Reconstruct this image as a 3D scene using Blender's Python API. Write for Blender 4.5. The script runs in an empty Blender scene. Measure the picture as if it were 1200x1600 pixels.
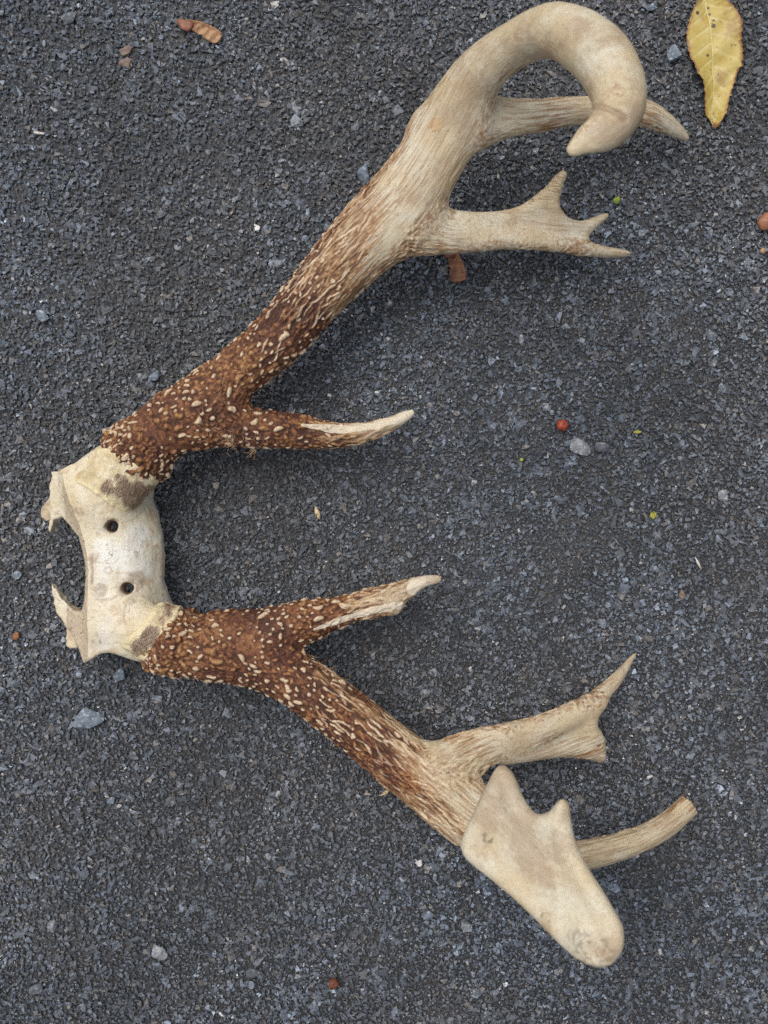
import bpy, bmesh, math, random, time
import numpy as np
from mathutils import Vector, kdtree
T0 = time.time()
S = 0.35e-3          # metres of ground per photograph pixel
H = 0.60             # camera height
# ------------------------------------------------------------------ camera, world, sun
scene = bpy.context.scene
cam_d = bpy.data.cameras.new("camera")
cam = bpy.data.objects.new("camera", cam_d)
scene.collection.objects.link(cam)
cam.location = (0, 0, H)
cam.rotation_euler = (0, 0, 0)
cam_d.sensor_fit = 'VERTICAL'
cam_d.sensor_height = 24.0
cam_d.lens = 24.0 * H / (1600 * S)
cam_d.clip_start = 0.01
cam_d.clip_end = 50
cam_d.dof.use_dof = True
cam_d.dof.focus_distance = 0.582
cam_d.dof.aperture_fstop = 7.5
scene.camera = cam
SUN_EL, SUN_AZ = math.radians(64), math.radians(130)      # azimuth: direction the light comes FROM, from +x towards +y
world = bpy.data.worlds.new("World"); scene.world = world
world.use_nodes = True
wn = world.node_tree; wn.nodes.clear()
sky = wn.nodes.new("ShaderNodeTexSky"); sky.sky_type = 'NISHITA'; sky.sun_disc = False
sky.sun_elevation = SUN_EL; sky.sun_rotation = math.pi/2 - SUN_AZ
sky.air_density = 1.0; sky.dust_density = 4.0; sky.ozone_density = 1.0
hs = wn.nodes.new("ShaderNodeHueSaturation"); hs.inputs['Saturation'].default_value = 0.38   # overcast: cloud greys the sky
bg = wn.nodes.new("ShaderNodeBackground"); bg.inputs[1].default_value = 0.15
wo = wn.nodes.new("ShaderNodeOutputWorld")
wn.links.new(sky.outputs[0], hs.inputs['Color']); wn.links.new(hs.outputs[0], bg.inputs[0]); wn.links.new(bg.outputs[0], wo.inputs[0])
sun_d = bpy.data.lights.new("sun", 'SUN'); sun_d.energy = 0.85; sun_d.angle = math.radians(48); sun_d.color = (1, 0.965, 0.92)
sun = bpy.data.objects.new("sun", sun_d); scene.collection.objects.link(sun)
sd = Vector((math.cos(SUN_EL)*math.cos(SUN_AZ), math.cos(SUN_EL)*math.sin(SUN_AZ), math.sin(SUN_EL)))
sun.rotation_euler = sd.to_track_quat('Z', 'Y').to_euler()
scene.view_settings.view_transform = 'Standard'; scene.view_settings.look = 'None'
scene.view_settings.exposure = 0.30; scene.view_settings.gamma = 1
scene.cycles.use_denoising = False
try:
    scene.cycles.denoiser = 'OPENIMAGEDENOISE'; scene.cycles.denoising_input_passes = 'RGB_ALBEDO_NORMAL'; scene.cycles.denoising_prefilter = 'ACCURATE'
except Exception: pass
try:
    scene.cycles.max_bounces = 5; scene.cycles.diffuse_bounces = 3
except Exception: pass

rng = np.random.default_rng(7)
random.seed(7)
C = scene.collection

def at(px, py, z=0.0):
    f = (H - z) / H
    return np.array([(px-600)*S*f, (800-py)*S*f, z])
def pr(r, z=0.0): return r * S * (H - z) / H

# ------------------------------------------------------------------ noise in numpy
def _hash(ix, iy, iz, seed):
    h = (ix.astype(np.int64)*374761393 + iy.astype(np.int64)*668265263 + iz.astype(np.int64)*2147483647 + seed*1013904223) & 0xffffffff
    h = ((h ^ (h >> 13)) * 1274126177) & 0xffffffff
    h = ((h ^ (h >> 16)) * 2246822519) & 0xffffffff
    return ((h ^ (h >> 15)) & 0xffffff) / float(0xffffff)
def vnoise(P, seed=0):
    F = np.floor(P); f = P - F; I = F.astype(np.int64); f = f*f*(3-2*f)
    r = 0
    for dx in (0, 1):
        wx = f[:, 0] if dx else 1-f[:, 0]
        for dy in (0, 1):
            wy = f[:, 1] if dy else 1-f[:, 1]
            for dz in (0, 1):
                wz = f[:, 2] if dz else 1-f[:, 2]
                r = r + wx*wy*wz*_hash(I[:, 0]+dx, I[:, 1]+dy, I[:, 2]+dz, seed)
    return r*2-1
def fbm(P, octaves=3, seed=0):
    a = 1; t = 0; s = 0
    for o in range(octaves):
        t = t + a*vnoise(P*(2**o), seed+o*17); s += a; a *= 0.5
    return t/s
def sstep(a, b, x):
    t = np.clip((x-a)/(b-a), 0, 1); return t*t*(3-2*t)

# ------------------------------------------------------------------ materials
def newmat(name):
    m = bpy.data.materials.new(name); m.use_nodes = True
    nt = m.node_tree; b = nt.nodes['Principled BSDF']
    return m, nt, b
def N(nt, t, **kw):
    n = nt.nodes.new(t)
    for k, v in kw.items():
        if k in n.inputs.keys() if not k.startswith('_') else False: n.inputs[k].default_value = v
        else: setattr(n, k.lstrip('_'), v)
    return n
def L(nt, a, b): nt.links.new(a, b)
def attr(nt, name):
    n = nt.nodes.new("ShaderNodeAttribute"); n.attribute_name = name; return n
def ramp(nt, stops, fac=None):
    r = nt.nodes.new("ShaderNodeValToRGB"); e = r.color_ramp.elements
    while len(e) < len(stops): e.new(0.5)
    for i, (p, c) in enumerate(stops):
        e[i].position = p; e[i].color = (*c, 1) if len(c) == 3 else c
    if fac is not None: nt.links.new(fac, r.inputs[0])
    return r
def mixc(nt, fac, a, b, mode='MIX'):
    m = nt.nodes.new("ShaderNodeMix"); m.data_type = 'RGBA'; m.blend_type = mode
    for v, s in ((fac, m.inputs[0]), (a, m.inputs[6]), (b, m.inputs[7])):
        if isinstance(v, bpy.types.NodeSocket): nt.links.new(v, s)
        elif isinstance(v, (int, float)): s.default_value = v
        else: s.default_value = (*v, 1)
    return m.outputs[2]
def noise(nt, vec, scale, detail=3, rough=0.55, w=None):
    n = nt.nodes.new("ShaderNodeTexNoise"); n.inputs['Scale'].default_value = scale
    n.inputs['Detail'].default_value = detail; n.inputs['Roughness'].default_value = rough
    if vec is not None: nt.links.new(vec, n.inputs['Vector'])
    return n.outputs[0]
def math_(nt, op, a, b=None, c=None, clamp=False):
    m = nt.nodes.new("ShaderNodeMath"); m.operation = op; m.use_clamp = clamp
    for i, v in enumerate((a, b, c)):
        if v is None: continue
        if isinstance(v, (int, float)): m.inputs[i].default_value = v
        else: nt.links.new(v, m.inputs[i])
    return m.outputs[0]
def maprange(nt, v, a, b, c=0, d=1):
    m = nt.nodes.new("ShaderNodeMapRange"); m.interpolation_type = 'SMOOTHSTEP'
    for i, x in enumerate((v, a, b, c, d)):
        if isinstance(x, (int, float)): m.inputs[i].default_value = x
        else: nt.links.new(x, m.inputs[i])
    return m.outputs[0]
def vscale(nt, vec, s):
    m = nt.nodes.new("ShaderNodeVectorMath"); m.operation = 'MULTIPLY'; nt.links.new(vec, m.inputs[0]); m.inputs[1].default_value = s
    return m.outputs[0]
def bump(nt, b, h, strength, dist, prev=None):
    n = nt.nodes.new("ShaderNodeBump"); n.inputs['Distance'].default_value = dist
    if isinstance(strength, (int, float)): n.inputs['Strength'].default_value = strength
    else: nt.links.new(strength, n.inputs['Strength'])
    nt.links.new(h, n.inputs['Height'])
    if prev is not None: nt.links.new(prev, n.inputs['Normal'])
    nt.links.new(n.outputs[0], b.inputs['Normal']); return n.outputs[0]
def objco(nt):
    return nt.nodes.new("ShaderNodeTexCoord").outputs['Object']

def mat_antler():
    m, nt, b = newmat("antler_bone")
    fl = attr(nt, "flow").outputs['Vector']; zone = attr(nt, "zone").outputs['Fac']
    pearl = attr(nt, "pearl").outputs['Fac']; groove = attr(nt, "groove").outputs['Fac']; tip = attr(nt, "ivory").outputs['Fac']
    bl = attr(nt, "blend").outputs['Fac']
    def fmix(sc, iso, det):
        m_ = nt.nodes.new("ShaderNodeMix"); m_.data_type = 'FLOAT'; L(nt, bl, m_.inputs[0])
        L(nt, noise(nt, vscale(nt, fl, sc), 1, det, .62), m_.inputs[2]); L(nt, noise(nt, objco(nt), iso, det, .62), m_.inputs[3]); return m_.outputs[0]
    streak = fmix((50, 820, 820), 500, 5)
    streak2 = fmix((170, 2000, 2000), 1300, 3)
    blot = noise(nt, objco(nt), 45, 3, 0.6)
    fine = noise(nt, objco(nt), 900, 3, 0.7)
    pale = mixc(nt, maprange(nt, blot, .35, .65), (0.50, 0.405, 0.255), (0.57, 0.52, 0.395))
    st = maprange(nt, math_(nt, 'ADD', math_(nt, 'MULTIPLY', streak, .6), math_(nt, 'MULTIPLY', streak2, .4)), .44, .62)
    # streaks grow denser with the zone value
    zw = math_(nt, 'ADD', math_(nt, 'MULTIPLY', zone, 1.8), .34)
    zw = math_(nt, 'MULTIPLY', zw, math_(nt, 'SUBTRACT', 1, math_(nt, 'MULTIPLY', bl, .5)))
    pale = mixc(nt, math_(nt, 'MULTIPLY', st, zw, clamp=True), pale, (0.20, 0.105, 0.045))
    tn = math_(nt, 'ADD', attr(nt, "tone").outputs['Fac'], math_(nt, 'MULTIPLY', math_(nt, 'SUBTRACT', fine, .5), .6))
    brown = ramp(nt, [(.16, (0.05, 0.017, 0.009)), (.44, (0.175, 0.062, 0.024)), (.66, (0.30, 0.145, 0.052)), (.95, (0.42, 0.25, 0.11))], tn).outputs[0]
    brown = mixc(nt, maprange(nt, noise(nt, objco(nt), 42, 3, .5), .44, .62, 0, .6), brown, mixc(nt, tn, (0.05, 0.016, 0.010), (0.22, 0.085, 0.04)))
    zf = math_(nt, 'ADD', zone, math_(nt, 'MULTIPLY', math_(nt, 'SUBTRACT', streak, .5), 1.1))
    zf = math_(nt, 'ADD', zf, math_(nt, 'MULTIPLY', math_(nt, 'SUBTRACT', blot, .5), .7))
    mid = mixc(nt, maprange(nt, math_(nt, 'ADD', math_(nt, 'MULTIPLY', streak2, .6), math_(nt, 'MULTIPLY', attr(nt, 'tone').outputs['Fac'], .4)), .3, .7), (0.21, 0.095, 0.035), (0.49, 0.34, 0.18))
    col = mixc(nt, maprange(nt, zf, .14, .5), pale, mid)
    col = mixc(nt, maprange(nt, zf, .5, .82), col, brown)
    col = mixc(nt, math_(nt, 'MULTIPLY', groove, .75), col, (0.055, 0.022, 0.011))
    pc = mixc(nt, maprange(nt, fine, .3, .7), (0.46, 0.32, 0.185), (0.66, 0.545, 0.39))
    col = mixc(nt, maprange(nt, pearl, .15, .85), col, pc)
    col = mixc(nt, maprange(nt, tip, .3, .7, 0, .9), col, (0.66, 0.57, 0.43))
    lowb = maprange(nt, noise(nt, objco(nt), 34, 5, .65), .47, .62)
    col = mixc(nt, math_(nt, 'MULTIPLY', lowb, math_(nt, 'MULTIPLY', maprange(nt, zone, 0, .3, 1, 0), .62)), col, (0.30, 0.205, 0.125))
    sp = maprange(nt, noise(nt, objco(nt), 420, 2, .5), .68, .74)
    col = mixc(nt, math_(nt, 'MULTIPLY', sp, .35), col, (0.12, 0.06, 0.03))
    L(nt, col, b.inputs['Base Color'])
    rr = math_(nt, 'ADD', math_(nt, 'MULTIPLY', zone, .2), .40)
    L(nt, math_(nt, 'ADD', rr, math_(nt, 'MULTIPLY', fine, .12)), b.inputs['Roughness'])
    b.inputs['Specular IOR Level'].default_value = .38
    p = bump(nt, b, noise(nt, objco(nt), 620, 3, .6), math_(nt, 'MULTIPLY', zone, .8), .0014)
    p = bump(nt, b, streak2, .5, .0007, p)
    p = bump(nt, b, fine, .35, .0004, p)
    return m

def mat_skull():
    m, nt, b = newmat("skull_bone")
    co = objco(nt)
    cut = attr(nt, "cut").outputs['Fac']; edge = attr(nt, "edge").outputs['Fac']; hole = attr(nt, "hole").outputs['Fac']
    n1 = noise(nt, co, 60, 4, .6); n2 = noise(nt, co, 260, 4, .65); n3 = noise(nt, co, 1300, 3, .7)
    col = mixc(nt, maprange(nt, n1, .38, .62), (0.62, 0.55, 0.40), (0.68, 0.655, 0.575))
    col = mixc(nt, maprange(nt, n2, .52, .70, 0, .6), col, (0.42, 0.31, 0.18))
    col = mixc(nt, maprange(nt, noise(nt, co, 95, 3, .6), .58, .66, 0, .5), col, (0.40, 0.26, 0.15))
    col = mixc(nt, math_(nt, 'MULTIPLY', edge, maprange(nt, n1, .3, .7, .4, .95)), col, (0.55, 0.435, 0.245))
    cutc = mixc(nt, n3, (0.38, 0.29, 0.19), (0.52, 0.44, 0.32))
    dots = maprange(nt, noise(nt, co, 700, 2, .5), .60, .70)
    cutc = mixc(nt, math_(nt, 'MULTIPLY', dots, .8), cutc, (0.10, 0.06, 0.035))
    col = mixc(nt, maprange(nt, cut, .35, .6), col, cutc)
    # little vessel marks on the bone
    v = nt.nodes.new("ShaderNodeTexVoronoi"); v.feature = 'DISTANCE_TO_EDGE'; v.inputs['Scale'].default_value = 110
    wv = nt.nodes.new("ShaderNodeVectorMath"); wv.operation = 'ADD'; L(nt, co, wv.inputs[0])
    wn_ = nt.nodes.new("ShaderNodeTexNoise"); wn_.inputs['Scale'].default_value = 90; L(nt, co, wn_.inputs['Vector'])
    L(nt, vscale(nt, wn_.outputs['Color'], (.02, .02, .02)), wv.inputs[1]); L(nt, wv.outputs[0], v.inputs['Vector'])
    crack = math_(nt, 'MULTIPLY', maprange(nt, v.outputs['Distance'], .0, .03, 1, 0), maprange(nt, noise(nt, co, 120, 2), .46, .62))
    col = mixc(nt, math_(nt, 'MULTIPLY', crack, .7), col, (0.25, 0.17, 0.10))
    sp = maprange(nt, noise(nt, co, 800, 2, .5), .69, .75)
    col = mixc(nt, math_(nt, 'MULTIPLY', sp, .7), col, (0.12, 0.07, 0.04))
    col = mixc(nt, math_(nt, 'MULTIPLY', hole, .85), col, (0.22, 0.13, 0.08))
    L(nt, col, b.inputs['Base Color']); b.inputs['Roughness'].default_value = .5; b.inputs['Specular IOR Level'].default_value = .4
    p = bump(nt, b, n2, .6, .0011); bump(nt, b, n3, .5, .0004, p)
    return m

def mat_skin():
    m, nt, b = newmat("dried_skin")
    co = objco(nt); n1 = noise(nt, co, 130, 4, .65); n3 = noise(nt, co, 900, 3, .7)
    lip = attr(nt, "edge").outputs['Fac']; hairm = attr(nt, "hairy").outputs['Fac']
    col = mixc(nt, maprange(nt, n1, .35, .65), (0.46, 0.36, 0.19), (0.64, 0.55, 0.37))
    col = mixc(nt, maprange(nt, n3, .55, .8, 0, .5), col, (0.34, 0.22, 0.10))
    col = mixc(nt, math_(nt, 'MULTIPLY', lip, .8), col, (0.66, 0.555, 0.32))
    col = mixc(nt, math_(nt, 'MULTIPLY', hairm, maprange(nt, noise(nt, attr(nt, 'comb').outputs['Vector'], 1, 3, .6), .36, .6, .35, 1)), col, (0.20, 0.12, 0.075))
    L(nt, col, b.inputs['Base Color']); b.inputs['Roughness'].default_value = .5
    p = bump(nt, b, n1, .9, .0025); bump(nt, b, n3, .6, .0006, p)
    return m

def simple_mat(name, c1, c2, scale, rough=.6, bumpd=.0004, bscale=None, spec=.4, c3=None):
    m, nt, b = newmat(name); co = objco(nt)
    n1 = noise(nt, co, scale, 4, .65)
    col = mixc(nt, maprange(nt, n1, .35, .65), c1, c2)
    if c3 is not None:
        col = mixc(nt, maprange(nt, noise(nt, co, scale*2.3, 3, .6), .56, .66), col, c3)
    L(nt, col, b.inputs['Base Color']); b.inputs['Roughness'].default_value = rough; b.inputs['Specular IOR Level'].default_value = spec
    bump(nt, b, noise(nt, co, bscale or scale*2.5, 4, .65), .6, bumpd)
    return m

def mat_ground(name, use_tint):
    m, nt, b = newmat(name); co = objco(nt)
    n1 = noise(nt, co, 480, 4, .7); n2 = noise(nt, co, 1900, 3, .75); n3 = noise(nt, co, 14, 3, .6)
    if use_tint: base = attr(nt, "tint").outputs['Color']
    else:
        base = mixc(nt, n1, (0.008, 0.008, 0.009), (0.025, 0.025, 0.027))
    col = mixc(nt, maprange(nt, n1, .42, .72, .0, .55), base, (0.022, 0.022, 0.025))
    fl = maprange(nt, n2, .57, .66)
    col = mixc(nt, math_(nt, 'MULTIPLY', fl, .75), col, (0.30, 0.31, 0.33))
    col = mixc(nt, maprange(nt, n3, .5, .75, 0, .35), col, (0.11, 0.10, 0.085), 'MULTIPLY') if False else col
    col = mixc(nt, maprange(nt, n3, .48, .72, 0, .3), col, (0.075, 0.066, 0.058))
    L(nt, col, b.inputs['Base Color'])
    L(nt, maprange(nt, n1, .3, .7, .38, .75), b.inputs['Roughness']); b.inputs['Specular IOR Level'].default_value = .5
    p = bump(nt, b, n1, .5, .0005); bump(nt, b, n2, .6, .0003, p)
    return m

# ------------------------------------------------------------------ mesh helpers
def mesh_np(name, V, F, mat, parent=None, smooth=True, base=None):
    """V (n,3), F list of index arrays (m,k)"""
    if base is not None: V = V - base
    me = bpy.data.meshes.new(name)
    Fs = F if isinstance(F, list) else [F]
    nl = sum(f.size for f in Fs); nf = sum(len(f) for f in Fs)
    me.vertices.add(len(V)); me.vertices.foreach_set("co", np.ascontiguousarray(V, dtype=np.float32).ravel())
    me.loops.add(nl); me.loops.foreach_set("vertex_index", np.concatenate([f.ravel() for f in Fs]).astype(np.int32))
    me.polygons.add(nf)
    starts = []; o = 0
    for f in Fs:
        k = f.shape[1]; starts.append(o + np.arange(len(f))*k); o += f.size
    me.polygons.foreach_set("loop_start", np.concatenate(starts).astype(np.int32))
    me.polygons.foreach_set("use_smooth", np.full(nf, smooth))
    me.update(calc_edges=True)
    me.materials.append(mat)
    ob = bpy.data.objects.new(name, me); C.objects.link(ob)
    if parent is not None: ob.parent = parent
    return ob
def add_attr(ob, name, data, typ='FLOAT'):
    a = ob.data.attributes.new(name, typ, 'POINT')
    key = {'FLOAT': 'value', 'FLOAT_VECTOR': 'vector', 'FLOAT_COLOR': 'color'}[typ]
    a.data.foreach_set(key, np.ascontiguousarray(data, dtype=np.float32).ravel())
def tag(o, label=None, cat=None, group=None, kind=None):
    if label: o['label'] = label
    if cat: o['category'] = cat
    if group: o['group'] = group
    if kind: o['kind'] = kind
    return o
def empty(name, loc, **kw):
    o = bpy.data.objects.new(name, None); o.location = loc; o.empty_display_size = .02; C.objects.link(o); tag(o, **kw); return o

# ------------------------------------------------------------------ signed-distance primitives
class Branch:
    """tapered elliptical limb along control rows (px,py,z,r_px,flat,zone); flat = thickness / width"""
    def __init__(s, part, rows, s0=0.0, step=.005, kind='limb', side=None, cap=(None, None)):
        s.cap = cap
        s.part = part; s.kind = kind
        R = np.array([[*at(r[0], r[1], r[2]), pr(r[3], r[2]), pr(r[3], r[2])*(r[4] if len(r) > 4 else 1), (r[5] if len(r) > 5 else 0)] for r in rows])
        out = []
        n = len(R)
        for i in range(n-1):
            p0 = R[max(i-1, 0)]; p1 = R[i]; p2 = R[i+1]; p3 = R[min(i+2, n-1)]
            m = max(2, int(np.linalg.norm(p2[:3]-p1[:3])/step))
            for t in np.arange(m)/m:
                out.append(.5*((2*p1)+(-p0+p2)*t+(2*p0-5*p1+4*p2-p3)*t*t+(-p0+3*p1-3*p2+p3)*t**3))
        out.append(R[-1]); Q = np.array(out)
        s.A = Q[:-1]; s.B = Q[1:]
        d = s.B[:, :3]-s.A[:, :3]; ln = np.linalg.norm(d, axis=1); s.T = d/ln[:, None]; s.len = ln
        s.s = s0+np.concatenate([[0], np.cumsum(ln)[:-1]]); s.end = s0+ln.sum()
        W = []; Nn = []; prev = None
        for t in s.T:
            nn = np.cross(np.array([0, 0, 1.0]), t) if side is None else np.array(side, float)
            if np.linalg.norm(nn) < .2 and prev is not None: nn = prev
            nn = nn - t*nn.dot(t); nn /= np.linalg.norm(nn)+1e-9
            if prev is not None and nn.dot(prev) < 0: nn = -nn
            prev = nn; Nn.append(nn); W.append(np.cross(t, nn))
        s.N = np.array(Nn); s.W = np.array(W)
    def eval(s, P, full=False):
        n = len(P); D = np.full(n, 1e3)
        if full: S_ = np.zeros(n); U = np.zeros(n); V = np.zeros(n); Z = np.zeros(n); TT = np.zeros((n, 3)); RR = np.ones(n)
        allP = P
        for i in range(len(s.A)):
            A = s.A[i]; B = s.B[i]
            mid = (A[:3]+B[:3])*.5; q = allP-mid; rr2 = (s.len[i]*.5+max(A[3], B[3])+.014)**2
            J = np.nonzero(np.einsum('ij,ij->i', q, q) < rr2)[0]
            if not len(J): continue
            q = allP[J]-A[:3]
            l = q@s.T[i]; t = np.clip(l/s.len[i], 0, 1)
            q = q-(t*s.len[i])[:, None]*s.T[i]
            u = q@s.N[i]; w = q@s.W[i]; ll = l-t*s.len[i]
            a = A[3]+(B[3]-A[3])*t; b = A[4]+(B[4]-A[4])*t; m = np.minimum(a, b)
            a = np.maximum(a, 2e-4); b = np.maximum(b, 2e-4); m = np.maximum(m, 2e-4)
            if i == 0 and s.cap[0]: m = np.where(ll < 0, s.cap[0], m)
            if i == len(s.A)-1 and s.cap[1]: m = np.where(ll > 0, s.cap[1], m)
            k0 = np.sqrt((u/a)**2+(w/b)**2+(ll/m)**2)+1e-6
            k1 = np.sqrt((u/a**2)**2+(w/b**2)**2+(ll/m**2)**2)+1e-6
            d = k0*(k0-1)/k1
            if full:
                c = d < D[J]; K = J[c]
                S_[K] = s.s[i]+t[c]*s.len[i]; U[K] = u[c]; V[K] = w[c]; TT[K] = s.T[i]; RR[K] = a[c]
                Z[K] = (A[5]+(B[5]-A[5])*t)[c]
            D[J] = np.minimum(D[J], d)
        return (D, S_, U, V, Z, TT, RR) if full else D
def poly_sd(P2, poly):
    n = len(poly); d = np.full(len(P2), 1e9); inside = np.zeros(len(P2), bool)
    for i in range(n):
        a = poly[i]; b = poly[(i+1) % n]; e = b-a; w = P2-a
        t = np.clip(w@e/(e@e), 0, 1); q = w-t[:, None]*e
        d = np.minimum(d, (q**2).sum(1))
        if e[1] != 0:
            c = ((a[1] > P2[:, 1]) != (b[1] > P2[:, 1])) & (P2[:, 0] < (b[0]-a[0])*(P2[:, 1]-a[1])/(b[1]-a[1])+a[0])
            inside ^= c
    return np.sqrt(d)*np.where(inside, -1, 1)
class Slab:
    """palmated plate following a traced outline, thinning to its rim. rows: (px,py,z)"""
    def __init__(s, part, rows, h, R, axis, s0, zone=0.0, kind='limb', dish=.25):
        s.part = part; s.kind = kind; s.dish = dish; s.h = h; s.R = R; s.zone = zone; s.s0 = s0
        Q = np.array([at(*r) for r in rows]); s.c = Q.mean(0)
        _, _, vt = np.linalg.svd(Q-s.c); n = vt[2]; n = n if n[2] > 0 else -n
        ax = at(*axis[1])-at(*axis[0]); ax -= n*ax.dot(n); ax /= np.linalg.norm(ax)
        s.ax = ax; s.n = n; s.ay = np.cross(n, ax); s.poly = np.c_[(Q-s.c)@s.ax, (Q-s.c)@s.ay]
        # round the outline a little (Chaikin)
        for _ in range(2):
            p = s.poly; q = np.roll(p, -1, 0); s.poly = np.stack([p*.8+q*.2, p*.2+q*.8], 1).reshape(-1, 2)
    def eval(s, P, full=False):
        q = P-s.c; x = q@s.ax; y = q@s.ay; w = q@s.n
        lo2 = s.poly.min(0)-.012; hi2 = s.poly.max(0)+.012
        J = np.nonzero((x > lo2[0]) & (x < hi2[0]) & (y > lo2[1]) & (y < hi2[1]) & (np.abs(w) < .022))[0]
        d = np.full(len(P), .5)
        e = -poly_sd(np.c_[x[J], y[J]], s.poly)
        a = np.maximum(1-e/s.R, 0)
        k = np.sqrt(a*a+(w[J]/(s.h*(1-s.dish*sstep(s.R*.8, s.R*2.2, e))))**2)
        d[J] = (k-1)*s.h
        if not full: return d
        n = len(P)
        return d, s.s0+x, y, w, np.full(n, s.zone), np.tile(s.ax, (n, 1)), np.full(n, s.R*2)

def smin(a, b, k):
    h = np.maximum(k-np.abs(a-b), 0)/k
    return np.minimum(a, b)-h*h*k*.25

def surface_nets(F, org, h):
    nx, ny, nz = F.shape; ins = F < 0
    cnt = np.zeros((nx-1, ny-1, nz-1), np.int8)
    for dx in (0, 1):
        for dy in (0, 1):
            for dz in (0, 1):
                cnt += ins[dx:nx-1+dx, dy:ny-1+dy, dz:nz-1+dz]
    act = np.argwhere((cnt > 0) & (cnt < 8))
    idx = np.full(cnt.shape, -1, np.int32); idx[tuple(act.T)] = np.arange(len(act))
    acc = np.zeros((len(act), 3)); num = np.zeros(len(act))
    cs = [(0,0,0),(1,0,0),(0,1,0),(1,1,0),(0,0,1),(1,0,1),(0,1,1),(1,1,1)]
    for i, j in [(0,1),(2,3),(4,5),(6,7),(0,2),(1,3),(4,6),(5,7),(0,4),(1,5),(2,6),(3,7)]:
        a = np.array(cs[i]); b = np.array(cs[j])
        fa = F[tuple((act+a).T)]; fb = F[tuple((act+b).T)]
        c = (fa < 0) != (fb < 0); t = fa[c]/(fa[c]-fb[c])
        acc[c] += a+t[:, None]*(b-a); num[c] += 1
    V = org+(act+acc/num[:, None])*h
    quads = []
    for ax in range(3):
        o = [0, 0, 0]; o[ax] = 1
        A = ins[:nx-o[0], :ny-o[1], :nz-o[2]]; B = ins[o[0]:, o[1]:, o[2]:]
        e = np.argwhere(A != B); u = (ax+1) % 3; v = (ax+2) % 3
        e = e[(e[:, u] > 0) & (e[:, v] > 0) & (e[:, u] < F.shape[u]-1) & (e[:, v] < F.shape[v]-1)]
        du = np.zeros(3, int); du[u] = 1; dv = np.zeros(3, int); dv[v] = 1
        q = np.stack([idx[tuple((e-du-dv).T)], idx[tuple((e-dv).T)], idx[tuple(e.T)], idx[tuple((e-du).T)]], 1)
        flip = ~A[tuple(e.T)]; q[flip] = q[flip][:, ::-1]
        quads.append(q)
    return V, np.concatenate(quads).astype(np.int64)

def polygonise(fn, lo, hi, h, coarse=4, band=.009):
    lo = np.array(lo); hi = np.array(hi)
    nc = np.ceil((hi-lo)/(h*coarse)).astype(int)
    g = np.stack(np.meshgrid(*[np.arange(k) for k in nc], indexing='ij'), -1).reshape(-1, 3)
    ctr = lo+(g+.5)*h*coarse
    d = fn(ctr)
    F = np.repeat(np.repeat(np.repeat(d.reshape(nc), coarse, 0), coarse, 1), coarse, 2).astype(np.float32)
    a = g[np.abs(d) < band]
    off = np.stack(np.meshgrid(*[np.arange(coarse)]*3, indexing='ij'), -1).reshape(-1, 3)
    I = (a[:, None, :]*coarse+off[None]).reshape(-1, 3)
    for k in range(0, len(I), 400000):
        J = I[k:k+400000]; F[tuple(J.T)] = fn(lo+J*h)
    return surface_nets(F, lo, h)

def edges_of(Q):
    E = np.concatenate([Q[:, [i, (i+1) % Q.shape[1]]] for i in range(Q.shape[1])]); E.sort(1)
    U, inv = np.unique(E[:, 0]*(Q.max()+1)+E[:, 1], return_inverse=True)
    return np.stack([U//(Q.max()+1), U % (Q.max()+1)], 1), inv
def smooth(V, Q, it, lam=.5):
    E, _ = edges_of(Q); n = len(V)
    deg = np.bincount(E.ravel(), minlength=n).astype(float)[:, None]
    for k in range(it):
        acc = np.stack([np.bincount(E[:, 0], V[E[:, 1], c], n)+np.bincount(E[:, 1], V[E[:, 0], c], n) for c in range(V.shape[1])], 1)
        V = V+lam*(acc/np.maximum(deg, 1)-V)
    return V
def subdivide(V, Q, attrs):
    n = len(V); E, inv = edges_of(Q); m = len(Q); ne = len(E)
    inv = inv.reshape(4, m).T+n; fc = n+ne+np.arange(m)
    def up(A): return np.concatenate([A, (A[E[:, 0]]+A[E[:, 1]])/2, A[Q].mean(1)])
    Q2 = np.concatenate([np.stack([Q[:, i], inv[:, i], fc, inv[:, (i+3) % 4]], 1) for i in range(4)])
    return up(V), Q2, [up(a) for a in attrs]
def vnormals(V, Q):
    nn = np.cross(V[Q[:, 2]]-V[Q[:, 0]], V[Q[:, 3 % Q.shape[1]]]-V[Q[:, 1]]) if Q.shape[1] == 4 else np.cross(V[Q[:, 1]]-V[Q[:, 0]], V[Q[:, 2]]-V[Q[:, 0]])
    R = np.stack([sum(np.bincount(Q[:, i], nn[:, c], len(V)) for i in range(Q.shape[1])) for c in range(3)], 1)
    return R/(np.linalg.norm(R, axis=1)[:, None]+1e-12)

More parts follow.
